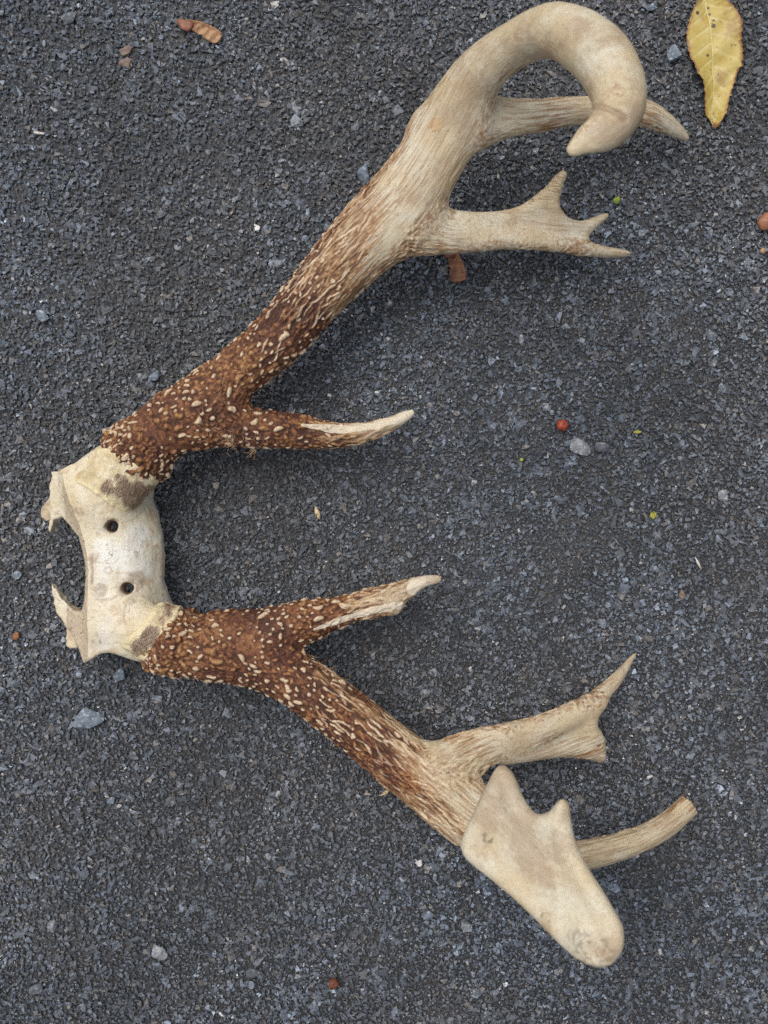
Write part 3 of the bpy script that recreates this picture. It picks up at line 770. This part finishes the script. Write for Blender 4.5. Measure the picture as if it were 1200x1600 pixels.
amb = np.maximum(np.maximum(sstep(.0006, -.0004, poly_sd(V[:, :2], pol['A2'])), sstep(.0006, -.0004, poly_sd(V[:, :2], pol['B2']))), sstep(.0006, -.0004, poly_sd(V[:, :2], pol['A3'])))
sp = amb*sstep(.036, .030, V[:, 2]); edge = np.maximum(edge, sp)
cut = cut*(1-.85*sp); spb = sstep(at(112, 0, .03)[0], at(104, 0, .03)[0], V[:, 0]); cut *= 1-.7*spb; edge = np.maximum(edge, .55*spb)
hole = np.zeros(len(V))
for hpt in holes:
    r = np.linalg.norm(V[:, :2]-hpt[:2], axis=1); hole = np.maximum(hole, sstep(.0036, .0030, r)*.75+.25*sstep(.0070, .0036, r+.002*fbm(V*350, 2, 2)))
bmp = .0006*fbm(V*90, 3, 31)+.00016*fbm(V*400, 2, 32)-.00035*sstep(.75, .95, 1-np.abs(fbm(V*140, 2, 37))*3)*(edge > .3)+.0007*sp*fbm(V*300, 2, 33)
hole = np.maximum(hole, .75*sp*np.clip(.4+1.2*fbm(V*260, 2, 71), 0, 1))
def sk_strip(pts, w, sd_, wob=.0004):
    r = np.zeros(len(V)); P = [at(x, y, .043)[:2] for x, y in pts]
    W = V[:, :2]+wob*np.stack([fbm(V*500, 2, sd_), fbm(V*500, 2, sd_+1)], 1)
    for a, b in zip(P[:-1], P[1:]):
        e = b-a; q = W-a; t = np.clip(q@e/(e@e), 0, 1); r = np.maximum(r, 1-np.linalg.norm(q-t[:, None]*e, axis=1)/w)
    return np.clip(r, 0, 1)
top = nr[:, 2] > .1
crk = np.maximum.reduce([sk_strip([(144,872),(145,893),(144,912)], .0011, 81), .7*sk_strip([(150,937),(175,936),(186,930)], .0007, 82), .6*sk_strip([(198,945),(196,962),(199,975)], .0008, 83),
    .45*sk_strip([(146,826),(160,829),(168,833)], .0006, 84), .6*sk_strip([(165,890),(172,886),(176,893),(170,899),(164,893)], .0006, 86), .35*sk_strip([(215,800),(205,812),(190,818)], .0006, 87)])*top
bmp -= .0006*crk
for (x, y, r0, w_) in ((129,800,11,.5), (156,922,13,.5), (208,905,15,.55), (206,938,9,.45), (230,800,14,.28), (238,880,16,.25), (150,1000,20,.25), (146,870,9,.4)):
    q = at(x, y, .043)[:2]; d_ = np.linalg.norm(V[:, :2]-q, axis=1)
    hole = np.maximum(hole, w_*sstep(pr(r0), pr(r0)*.5, d_+.0028*fbm(V*210, 3, int(x)))*(.6+.8*np.clip(fbm(V*500, 2, 90)+.5, 0, 1))*top)
q = at(205, 852, .043)[:2]; d_ = np.linalg.norm(V[:, :2]-q, axis=1)+.0012*fbm(V*160, 2, 91)
bmp += .00006*np.sin(d_/.0009*6.28/2+3*fbm(V*120, 2, 93))*sstep(.013, .005, d_)*top
hole = np.maximum(hole, crk*.9)
# sutures: fine wavy line across the crest
V = V+nr*bmp[:, None]
skull = mesh_np("skull_plate", V, Q, M_skull, trophy, True, base)
for k, a in (('cut', cut), ('edge', edge), ('hole', hole)): add_attr(skull, k, a)
skull['label'] = "pale sawn skull plate with two drilled screw holes"
print("skull", len(Q), round(time.time()-T0, 1))

# dried skin round each pedicle (sub-parts of the skull plate)
M_skin = mat_skin()
M_hair = simple_mat("short_hair", (0.17, 0.11, 0.07), (0.40, 0.30, 0.20), 1100, .55, .0001)
def skin_band(br, ext, tEdge, lo, hi, seed, hairspots, dirv):
    """shell hugging the pedicle; tEdge = ragged skull-side rim polygon in pixels"""
    poly = P2(tEdge, ZK)
    def fn(P):
        W = P + .0011*np.stack([fbm(P*170, 2, seed), fbm(P*170, 2, seed+1), fbm(P*170, 2, seed+2)], 1)
        d = br.eval(W)-ext
        inner = -(br.eval(P)-ext+.0030)
        dp = poly_sd(W[:, :2], poly)
        zl = .026+.002*fbm(P*120, 1, seed)-P[:, 2]
        return np.maximum(np.maximum(np.maximum(d, inner), dp), zl)
    V, Q = polygonise(fn, lo, hi, .0006)
    V = smooth(V, Q, 2, .5); nr = vnormals(V, Q)
    dp = -poly_sd(V[:, :2], poly); lip = sstep(.0034, .0008, dp+.0008*fbm(V*200, 2, seed+8))*(V[:, 2] > .03)
    hair = np.zeros(len(V))
    for px, py, r in hairspots:
        q = at(px, py, .05)[:2]; hair = np.maximum(hair, sstep(pr(r), pr(r)*.6, np.linalg.norm(V[:, :2]-q, axis=1)+.0022*fbm(V*260, 2, seed+7)))
    hair *= nr[:, 2] > .1
    V = V+nr*(.0005*fbm(V*300, 2, seed+5))[:, None]
    ob = mesh_np("skin_band", V, Q, M_skin, skull, True, base)
    add_attr(ob, 'edge', lip); add_attr(ob, 'hairy', hair)
    dd = np.array(dirv, float); dd /= np.linalg.norm(dd); pp = np.array([-dd[1], dd[0], 0])
    add_attr(ob, 'comb', np.c_[V@pp*1900, V@dd*170, V[:, 2]*170], 'FLOAT_VECTOR')
    # hair strands
    c = np.where(hair > .4)[0]; r_ = np.random.default_rng(seed); c = r_.choice(c, min(1500, len(c)))
    p0 = V[c]; nn = nr[c]; D = np.array(dirv, float); D = D/np.linalg.norm(D)
    d = D+.22*nn+r_.normal(0, .18, (len(c), 3)); d /= np.linalg.norm(d, axis=1)[:, None]
    ln = r_.uniform(.0022, .0048, len(c))[:, None]; sd_ = np.cross(d, nn); sd_ /= np.linalg.norm(sd_, axis=1)[:, None]+1e-9
    wv = .00011
    p1 = p0+d*ln*.55; p2 = p0+(d-.35*nn)*ln
    HV = np.stack([p0-sd_*wv, p0+sd_*wv, p1-sd_*wv, p1+sd_*wv, p2], 1).reshape(-1, 3); k = np.arange(len(c))[:, None]*5
    hq = np.concatenate([k+np.array([[0, 1, 3]]), k+np.array([[0, 3, 2]]), k+np.array([[2, 3, 4]])])
    h = mesh_np("short_hair", HV, hq, M_hair, skull, False, base); h['kind'] = 'stuff'
lo_ = at(60, 860, .03); hi__ = at(290, 660, .03)
skin_band(pedA, .0022, [(98,737),(120,727),(158,700),(176,702),(200,712),(240,740),(250,752),(243,770),(244,788),(232,790),(222,800),(208,803),(190,796),(176,788),(160,772),(140,762),(118,752)],
          (lo_[0], lo_[1], .020), (hi__[0], hi__[1], .064), 41, [(172,757,10),(185,762,12),(200,765,14),(214,766,15),(226,768,13),(190,752,10),(205,782,12)], (-.6, -1.0, 0))
lo_ = at(150, 1070, .03); hi__ = at(330, 890, .03)
skin_band(pedB, .0022, [(256,914),(266,924),(280,950),(282,962),(262,985),(246,1005),(230,1032),(223,1030),(190,1020),(176,1018),(188,1012),(204,998),(222,980),(238,960),(250,938),(252,925)],
          (lo_[0], lo_[1], .020), (hi__[0], hi__[1], .064), 52, [(264,945,13),(258,958,12),(252,968,9),(240,985,11),(230,996,12),(220,1006,11),(212,1014,8)], (-.5, -.9, 0))
print("skin", round(time.time()-T0, 1))

# tangled dried fibres where the upper brow tine leaves the beam
def tube(pts, r, sides=4):
    P = np.array(pts); n = len(P); T = np.gradient(P, axis=0); T /= np.linalg.norm(T, axis=1)[:, None]+1e-12
    a = np.cross(T, [0, 0, 1.0]); a /= np.linalg.norm(a, axis=1)[:, None]+1e-9; b = np.cross(T, a)
    rr = np.broadcast_to(r, n)[:, None]
    V = np.concatenate([P+rr*(a*math.cos(t)+b*math.sin(t)) for t in np.arange(sides)*2*math.pi/sides]).reshape(sides, n, 3).transpose(1, 0, 2).reshape(-1, 3)
    Q = []
    for i in range(n-1):
        for j in range(sides): Q.append([i*sides+j, i*sides+(j+1) % sides, (i+1)*sides+(j+1) % sides, (i+1)*sides+j])
    return V, np.array(Q)
def fibres(spots, parent, seed, cnt, mat):
    r_ = np.random.default_rng(seed); Vs = []; Qs = []; o = 0
    for k in range(cnt):
        px, py, z, sr = spots[r_.integers(len(spots))]
        p = at(px+r_.normal(0, sr), py+r_.normal(0, sr), z); a = r_.uniform(0, 6.28); cv = r_.normal(0, .5); pts = []
        for i in range(8):
            pts.append(p.copy()); p = p+np.array([math.cos(a), math.sin(a), r_.normal(0, .3)])*.0007; a += cv+r_.normal(0, .25)
        v, q = tube(pts, .00008, 3); Vs.append(v); Qs.append(q+o); o += len(v)
    f = mesh_np("dried_fibre", np.concatenate(Vs), np.concatenate(Qs), mat, parent, True, base); f['kind'] = 'stuff'
M_fib = simple_mat("fibre", (0.30, 0.15, 0.07), (0.50, 0.34, 0.2), 300, .6, .0001)
fibres([(350,680,.053,10), (356,690,.049,8), (320,668,.055,14), (345,608,.053,8), (395,690,.05,12)], upper['antler'], 3, 90, M_fib)
fibres([(480,1030,.045,6), (500,1048,.045,9), (400,985,.054,10), (300,975,.052,9), (530,1068,.046,8)], lower['antler'], 4, 70, M_fib)

# ------------------------------------------------------------------ loose things on the tarmac
def rock(px, py, rx, ry, hz, ang, seed, mat, name, label, cat, group=None, nplanes=13, z=.0006):
    r_ = np.random.default_rng(seed)
    bm = bmesh.new(); bmesh.ops.create_icosphere(bm, subdivisions=4, radius=1)
    V = np.array([v.co[:] for v in bm.verts]); F = np.array([[v.index for v in f.verts] for f in bm.faces]); bm.free()
    n = r_.normal(size=(nplanes, 3)); n[0] = (r_.normal(0, .2), r_.normal(0, .2), 1); n /= np.linalg.norm(n, axis=1)[:, None]; h = r_.uniform(.5, .85, nplanes); h[0] = .55
    dots = V@n.T; R = np.where(dots > .05, h/np.maximum(dots, .05), 9).min(1); R = np.minimum(R, 1.2)
    V = V*R[:, None]; V = V/np.abs(V).max(0); V *= 1.08
    V = V*(1+.025*fbm(V*4.1+seed, 3, seed))[:, None]
    V = V*np.array([pr(rx), pr(ry), hz]); a = math.radians(ang); ca, sa = math.cos(a), math.sin(a)
    V = np.c_[V[:, 0]*ca-V[:, 1]*sa, V[:, 0]*sa+V[:, 1]*ca, V[:, 2]]
    ob = mesh_np(name, V, F, mat, None, True); ob.location = at(px, py, hz*.35+z)
    try: ob.data.set_sharp_from_angle(angle=math.radians(28))
    except Exception: pass
    return tag(ob, label, cat, group)
M_blue = simple_mat("blue_grey_stone", (0.095, 0.12, 0.15), (0.17, 0.205, 0.24), 260, .6, .0005, 700, c3=(0.36, 0.40, 0.43))
M_grey = simple_mat("grey_stone", (0.13, 0.14, 0.155), (0.24, 0.25, 0.26), 350, .6, .0004, 800, c3=(0.42, 0.42, 0.42))
M_dark = simple_mat("dark_stone", (0.05, 0.055, 0.065), (0.11, 0.12, 0.135), 300, .6, .0004, 800, c3=(0.2, 0.21, 0.22))
M_white = simple_mat("white_grit", (0.45, 0.44, 0.42), (0.65, 0.64, 0.61), 400, .55, .0003)
G = "loose small stones on the asphalt"
rocks = [
    (135,1124,25,17,.0042,0,M_blue,"largest blue grey stone with pale edge, below the lower skull spike"),
    (905,700,19,14,.0034,-10,M_grey,"pale sparkling grey stone beside the small red berry"),
    (940,699,11,9,.0022,15,M_dark,"dark grey stone just right of the pale sparkling one"),
    (1054,86,13,13,.0038,30,M_blue,"blue grey stone close to the left edge of the yellow leaf"),
    (569,271,10,15,.0030,12,M_blue,"blue grey stone between the upper beam and the bare top left asphalt"),
    (240,588,9,7,.0024,-8,M_blue,"square light blue stone above the upper antler's burr"),
    (66,495,12,8,.0022,-35,M_blue,"oval blue green stone near the left edge of the photo"),
    (189,1055,11,11,.0028,20,M_blue,"round blue grey stone just below the skull plate"),
    (249,1490,12,12,.0032,0,M_grey,"rounded mid grey stone in the lower left, farthest from the antlers"),
    (80,1447,9,10,.0030,25,M_grey,"small pale grey stone left of the rounded grey one"),
    (57,1548,12,9,.0016,20,M_dark,"flat dark triangular stone in the bottom left corner"),
    (668,1430,9,8,.0030,0,M_blue,"speckled blue stone, left one of the two by the lower palm"),
    (729,1449,8,8,.0030,5,M_grey,"small square grey stone nearest the lower palm"),
    (960,1386,10,8,.0022,10,M_blue,"blue grey stone right of the lower palm, under the broken tine"),
    (396,1520,13,8,.0018,5,M_dark,"flat dark blue stone near the reddish berry at the bottom"),
    (392,1537,6,7,.0018,25,M_blue,"tiny blue chip touching the flat dark blue stone"),
    (655,1348,6,5,.0018,10,M_white,"tiny pale grey pebble left of the palm's upper corner"),
    (173,1251,7,6,.0020,0,M_blue,"tiny blue stone below the largest blue stone"),
    (210,1181,8,7,.0014,0,M_dark,"small dark grey chip right of and below the largest blue stone"),
    (1130,775,8,9,.0016,20,M_grey,"flat pale grey chip near the right edge at mid height"),
    (814,530,5,7,.0014,0,M_grey,"tiny grey pebble in the open asphalt between both antlers"),
    (30,58,0,0,0,0,None,""),
    (108,28,13,9,.0010,35,M_dark,"flat dark slate chip in the top left"),
    (30,10,0,0,0,0,None,""),
    (1018,12,8,6,.0022,0,M_blue,"small blue stone at the top edge right of the hooked beam"),
    (186,80,5,5,.0020,0,M_white,""),
    (25,900,9,8,.0022,0,M_blue,"blue speckled stone at the left edge beside the skull plate"),
]
M_pink = simple_mat("pinkish_chip", (0.12, 0.085, 0.07), (0.22, 0.16, 0.125), 300, .7, .0003)
for i, (px, py, rx, ry, hz, ang, mt, lab) in enumerate(rocks):
    if mt is None or not lab: continue
    rock(px, py, rx, ry, hz, ang, 100+i, mt, "stone", lab, "stone", G, 14 if rx > 10 else 10)
rock(194,80,12,7,.0009,10,201,M_pink,"stone","flat brownish chip, upper one of the two pinkish chips at top left","stone",G)
rock(197,98,11,8,.0009,0,202,M_pink,"stone","flat pinkish chip, lower one of the two at top left","stone",G)
rock(1065,930,6,8,.0013,0,203,M_pink,"stone","tiny salmon coloured chip near the right edge below mid height","stone",G)

# seeds of berries
M_red = simple_mat("red_berry_skin", (0.20, 0.032, 0.014), (0.33, 0.06, 0.025), 350, .5, .0004, 700)
M_rust = simple_mat("rust_berry_skin", (0.12, 0.035, 0.015), (0.20, 0.06, 0.028), 350, .6, .0003)
M_tan = simple_mat("tan_seed", (0.30, 0.17, 0.09), (0.42, 0.27, 0.16), 350, .5, .0002)
def berry(px, py, r, mat, name, label, cat, seed, flat=.85, aspect=1., ang=0):
    bm = bmesh.new(); bmesh.ops.create_icosphere(bm, subdivisions=4, radius=1)
    V = np.array([v.co[:] for v in bm.verts]); F = np.array([[v.index for v in f.verts] for f in bm.faces]); bm.free()
    lob = .05*np.cos(5*np.arctan2(V[:, 1], V[:, 0]))*(1-V[:, 2]**2)+.09*fbm(V*1.8+seed, 3, seed)
    V = V*(1+lob)[:, None]; dimp = np.exp(-((V[:, 0]-.2)**2+(V[:, 1]-.1)**2)/.05)*(V[:, 2] > 0); V[:, 2] -= .22*dimp
    V = V*np.array([pr(r)*aspect, pr(r), pr(r)*flat]); a = math.radians(ang)
    V = np.c_[V[:, 0]*math.cos(a)-V[:, 1]*math.sin(a), V[:, 0]*math.sin(a)+V[:, 1]*math.cos(a), V[:, 2]]
    loc = at(px, py, pr(r)*flat*.8+.0006)
    root = empty(name, (loc[0], loc[1], .0004), label=label, cat=cat)
    o = mesh_np("skin", V+loc-np.array(root.location), F, mat, root, True)
    v, q = tube([loc+np.array([pr(r)*.2*aspect, pr(r)*.1, pr(r)*flat*(.72+.25*t)])-np.array(root.location)+np.array([.0004*t*t, 0, 0]) for t in np.linspace(0, 1, 4)], np.array([.00045, .0003, .00025, .0002])*r/10, 6)
    mesh_np("stalk_scar", v, q, M_rust, root, True)
    return root
berry(879,664,9,M_red,"berry","small bright red berry above the pale sparkling stone","berry",1)
berry(521,1537,8,M_rust,"berry","dark rust coloured berry at the bottom of the photo","berry",2)
berry(1199,346,13,simple_mat("brown_seed", (0.24,.09,.045), (0.34,.16,.085), 200, .4, .0002),"seed","smooth orange brown seed cut by the right edge of the frame","seed",3,.7,1.2,30)
berry(1192,392,4.5,M_tan,"seed","tiny round tan seed below the brown seed at the right edge","seed",4)
berry(25,994,5,simple_mat("rust_crumb", (0.2,.07,.025), (0.36,.15,.06), 300, .7, .0004),"bark_crumb","tiny rust orange crumb left of the lower skull spike","crumb",5,.6,1.3,60)

# winged maple seeds
def samara(px, py, length, width, ang, label, seed, seedend=True, c_w=((0.19,.08,.035), (0.38,.22,.11))):
    r_ = np.random.default_rng(seed); root = empty("maple_seed", at(px, py, .0008), label=label, cat="maple seed")
    Lm, Wm = pr(length), pr(width); a = math.radians(ang); ca, sa = math.cos(a), math.sin(a)
    rot = lambda V: np.c_[V[:, 0]*ca-V[:, 1]*sa, V[:, 0]*sa+V[:, 1]*ca, V[:, 2]]
    nu, nv = 44, 12; top = []; 
    u = np.linspace(0, 1, nu)[:, None]; v = np.linspace(0, 1, nv)[None]
    wprof = Wm*(.30+.70*np.sin(np.clip(u*1.05, 0, 1)*math.pi*.60)**1.2)*np.sqrt(np.clip(1-np.clip((u-.86)/.15, 0, 1)**2, 0, 1))
    notch = 1-.16*np.exp(-((u-.55)/.03)**2)
    X = (u-.42)*Lm+0*v; Y = -(v-.18)*wprof*notch + Lm*.06*np.sin(u*3.2) + .0*v
    ridge = .00038*np.sin((u*30+v*5+.8*np.sin(u*9)))*np.minimum(v*3, 1)+.00012*r_.normal(size=(nu, nv))
    Z = .0012+.0012*np.sin(u*3.0)*(1-v*.5)+ridge+.0009*np.exp(-(v/.12)**2)-.0006*v
    Vt = np.stack([X+0*Y, Y+0*X, Z+0*X], -1).reshape(-1, 3); i = np.arange(nu*nv).reshape(nu, nv)
    q = np.stack([i[:-1, :-1], i[1:, :-1], i[1:, 1:], i[:-1, 1:]], -1).reshape(-1, 4)
    m = simple_mat("maple_wing", c_w[0], c_w[1], 240, .45, .0004, 900)
    w = mesh_np("wing", rot(Vt), q[:, ::-1], m, root, True); md = w.modifiers.new("thickness", 'SOLIDIFY'); md.thickness = .00025
    bm = bmesh.new(); bmesh.ops.create_icosphere(bm, subdivisions=3, radius=1)
    V = np.array([x.co[:] for x in bm.verts]); F = np.array([[x.index for x in f.verts] for f in bm.faces]); bm.free()
    V = V*(1+.12*fbm(V*2+seed, 3, seed))[:, None]*np.array([Lm*.21, Wm*.40, Wm*.16])*(1+.12*np.sign(np.sin(V*4)))+np.array([-.30*Lm, -.0012, .0014])
    mesh_np("nutlet", rot(V), F, simple_mat("nutlet_skin", (0.15,.045,.025), (0.25,.10,.055), 300, .5, .0003), root, True)
    return root
samara(311, 44, 66, 21, -20, "brown winged maple seed lying at the top left of the photo", 5)
samara(713, 408, 56, 25, -68, "red brown maple seed poking out from under the forked tine", 6, c_w=((0.15,.05,.022), (0.32,.15,.07)))

# yellow leaf
def leaf():
    base_l = at(1117, 100, .001); root = empty("fallen_leaf", base_l, label="yellow serrated leaf with brown spots in the top right corner", cat="leaf")
    k = 7.275
    Lf = [(420,-60),(345,30),(300,120),(270,220),(245,320),(232,420),(245,520),(258,600),(270,690),(310,740),(350,850),(400,910),(420,990),(440,1080),(455,1180),(465,1290),(530,1360),(590,1432)]
    Rt = [(520,-70),(650,20),(690,60),(760,120),(800,190),(830,260),(850,340),(850,440),(870,540),(880,640),(872,740),(830,800),(800,880),(780,950),(750,1030),(720,1120),(700,1200),(690,1280),(640,1370),(600,1432)]
    Md = [(440,-70),(445,0),(470,110),(500,250),(530,480),(545,700),(548,830),(565,960),(560,1100),(540,1200),(545,1330),(595,1435)]
    def res(pts, n):
        p = np.array(pts, float); d = np.r_[0, np.cumsum(np.linalg.norm(np.diff(p, axis=0), axis=1))]; t = np.linspace(0, d[-1], n)
        return np.c_[np.interp(t, d, p[:, 0]), np.interp(t, d, p[:, 1])]
    n, m = 120, 12; l = res(Lf, n); r = res(Rt, n); c = res(Md, n)
    t = np.linspace(0, 1, n); saw = (t*23) % 1
    rg = np.random.default_rng(9); en = np.sin(t*math.pi)**.5; j1 = np.repeat(rg.uniform(.4, 1.5, n//5), 5); j2 = np.repeat(rg.uniform(.3, 1.7, n//5), 5)
    l[:, 0] -= ((saw*14-6)*j1+rg.normal(0, 1.5, n))*en; r[:, 0] += ((saw*20-8)*j2+rg.normal(0, 2, n))*en
    rows = []; ed = []; vein = []
    for j in range(-m, m+1):
        f = abs(j)/m; s_ = l if j < 0 else r; p = c*(1-f)+s_*f
        px = 1040+p[:, 0]/k; py = p[:, 1]/k
        z = .0020+.0048*f*f*(.55+.45*np.sin(t*9+(2 if j < 0 else 0)))+.0022*np.sin(t*4.2+.4)+.0004*np.sin(t*31+f*5)
        x = (px-600)*S*(H-.004)/H; y = (800-py)*S*(H-.004)/H
        vv = np.abs(((t*8.5-f*1.1+(.4 if j < 0 else 0)) % 1)-.5); z = z-.00025*np.exp(-(vv/.07)**2)*(f > .04)
        z -= .0004*np.exp(-(f/.05)**2)
        rows.append(np.c_[x, y, z]); ed.append(np.full(n, f)); vein.append(np.exp(-(vv/.06)**2)*(f > .03)*(1-f*.6))
    V = np.stack(rows, 1).reshape(-1, 3); ed = np.stack(ed, 1).ravel(); vn = np.stack(vein, 1).ravel()
    tip = np.maximum(sstep(.03, .0, np.repeat(t, 2*m+1)), sstep(.965, 1, np.repeat(t, 2*m+1)))
    i = np.arange(n*(2*m+1)).reshape(n, 2*m+1); q = np.stack([i[:-1, :-1], i[1:, :-1], i[1:, 1:], i[:-1, 1:]], -1).reshape(-1, 4)
    mt, nt, b = newmat("yellow_leaf"); co = objco(nt)
    e = attr(nt, "rim").outputs['Fac']; v_ = attr(nt, "vein").outputs['Fac']
    n1 = noise(nt, co, 90, 4, .6); n2 = noise(nt, co, 420, 3, .6); n3 = noise(nt, co, 1500, 2)
    col = mixc(nt, maprange(nt, n1, .35, .65), (0.40, 0.29, 0.06), (0.47, 0.365, 0.115))
    col = mixc(nt, math_(nt, 'MULTIPLY', v_, .7), col, (0.64, 0.58, 0.30))
    col = mixc(nt, maprange(nt, math_(nt, 'ADD', e, math_(nt, 'MULTIPLY', n2, .2)), .96, 1.08), col, (0.27, 0.12, 0.03))
    col = mixc(nt, maprange(nt, noise(nt, co, 55, 3, .6), .56, .68, 0, .6), col, (0.27, 0.15, 0.06))
    col = mixc(nt, maprange(nt, n2, .665, .69, 0, .8), col, (0.10, 0.05, 0.02))
    col = mixc(nt, maprange(nt, n3, .64, .70, 0, .6), col, (0.18, 0.10, 0.03))
    # four black rot spots beside the midrib
    for sx, sy, sr in ((485,92,.00075), (500,160,.0008), (540,240,.0008), (540,300,.0013), (355,160,.0011), (480,630,.0008)):
        p = at(1040+sx/k, sy/k, .004)-base_l; d = nt.nodes.new("ShaderNodeVectorMath"); d.operation = 'DISTANCE'
        fl = nt.nodes.new("ShaderNodeVectorMath"); fl.operation = 'MULTIPLY'; fl.inputs[1].default_value = (1, 1, 0); L(nt, co, fl.inputs[0])
        L(nt, fl.outputs[0], d.inputs[0]); d.inputs[1].default_value = (p[0], p[1], 0)
        col = mixc(nt, maprange(nt, math_(nt, 'ADD', d.outputs['Value'], math_(nt, 'MULTIPLY', n2, .0009)), sr*.8+.0004, sr+.00055, .9, 0), col, (0.045, 0.022, 0.018))
    L(nt, col, b.inputs['Base Color']); b.inputs['Roughness'].default_value = .5
    bump(nt, b, n2, .5, .0004)
    bl = mesh_np("blade", V, q[:, ::-1], mt, root, True, base_l); add_attr(bl, "rim", np.maximum(ed, .93+.2*tip-.2*(tip <= 0))); add_attr(bl, "vein", vn)
    md = bl.modifiers.new("thickness", 'SOLIDIFY'); md.thickness = .00022
    mid = V.reshape(n, 2*m+1, 3)[:, m]+np.array([0, 0, .0002])
    v, q2 = tube(mid-base_l, np.linspace(.00048, .00015, n), 6)
    mesh_np("midrib", v, q2, simple_mat("leaf_rib", (0.55,.45,.17), (0.62,.53,.27), 300, .5, .0001), root, True)
leaf()

# small scraps: straw, twigs, green bits
def scrap(name, pts, w, th, mat, label, cat, seed):
    """little flat irregular flake following a pixel polyline"""
    r_ = np.random.default_rng(seed); P = [at(x, y, .0014+.0006*r_.random()) for x, y in pts]; n = 14
    Pn = np.array([np.array([np.interp(t, np.linspace(0, 1, len(P)), [p[i] for p in P]) for i in range(3)]) for t in np.linspace(0, 1, n)])
    ww = pr(w)*(np.sin(np.linspace(.12, 3.0, n))**.6)*(1+.18*r_.normal(size=n)); v, q = tube(Pn-Pn[0], np.maximum(ww, .0001), 7)
    # squash to a flake
    c = np.repeat(Pn-Pn[0], 7, 0); dv = v-c; dv[:, 2] *= th; v = c+dv+r_.normal(0, .00005, v.shape)
    caps = np.array([[0, 1, 2], [0, 2, 3], [0, 3, 4], [0, 4, 5], [0, 5, 6]]); e = (n-1)*7
    o = mesh_np(name, v, [q, np.concatenate([caps[:, ::-1], caps+e])], mat, None, True); o.location = Pn[0]; return tag(o, label, cat)
M_straw = simple_mat("straw", (0.42, 0.31, 0.16), (0.60, 0.50, 0.32), 300, .5, .0002, c3=(0.22, .09, .035))
M_green = simple_mat("green_plant", (0.16, 0.20, 0.025), (0.28, 0.34, 0.05), 300, .5, .0002)
M_yel = simple_mat("yellow_plant", (0.22, 0.22, 0.03), (0.34, 0.32, 0.06), 300, .5, .0002)
M_twig = simple_mat("grey_twig", (0.36, 0.32, 0.27), (0.58, 0.54, 0.48), 300, .6, .0002)
scrap("husk", [(493,792),(496,802),(499,811)], 4, .6, M_straw, "pale straw coloured husk between the two brow tines", "husk", 1)
scrap("leaf_scrap", [(961,318),(964,312),(966,316)], 6, .5, M_green, "bright green scrap of leaf above the forked tine's tips", "leaf scrap", 2)
scrap("leaf_scrap", [(990,675),(996,675),(1002,675)], 3, .5, M_yel, "yellow green oblong scrap right of the red berry", "leaf scrap", 3)
scrap("leaf_scrap", [(813,716),(817,720)], 3, .5, M_green, "tiny green scrap left of the red berry and its stone", "leaf scrap", 4)
scrap("leaf_scrap", [(1016,804),(1021,805),(1026,803)], 6, .5, M_yel, "lime yellow scrap of leaf nearest the right side of the photo", "leaf scrap", 5)
scrap("twig", [(52,206),(60,208),(70,209)], 2.3, .9, M_twig, "short whitish twig at the upper left", "twig", 6)
scrap("twig", [(597,1241),(606,1235),(604,1240),(592,1243)], 2.0, .8, M_straw, "small tan twig below the lower antler's beam", "twig", 7)
scrap("twig", [(1086,870),(1091,880),(1096,890)], 1.6, .8, M_twig, "thin pale stalk near the right edge at mid height", "twig", 8)
print("done", round(time.time()-T0, 1))
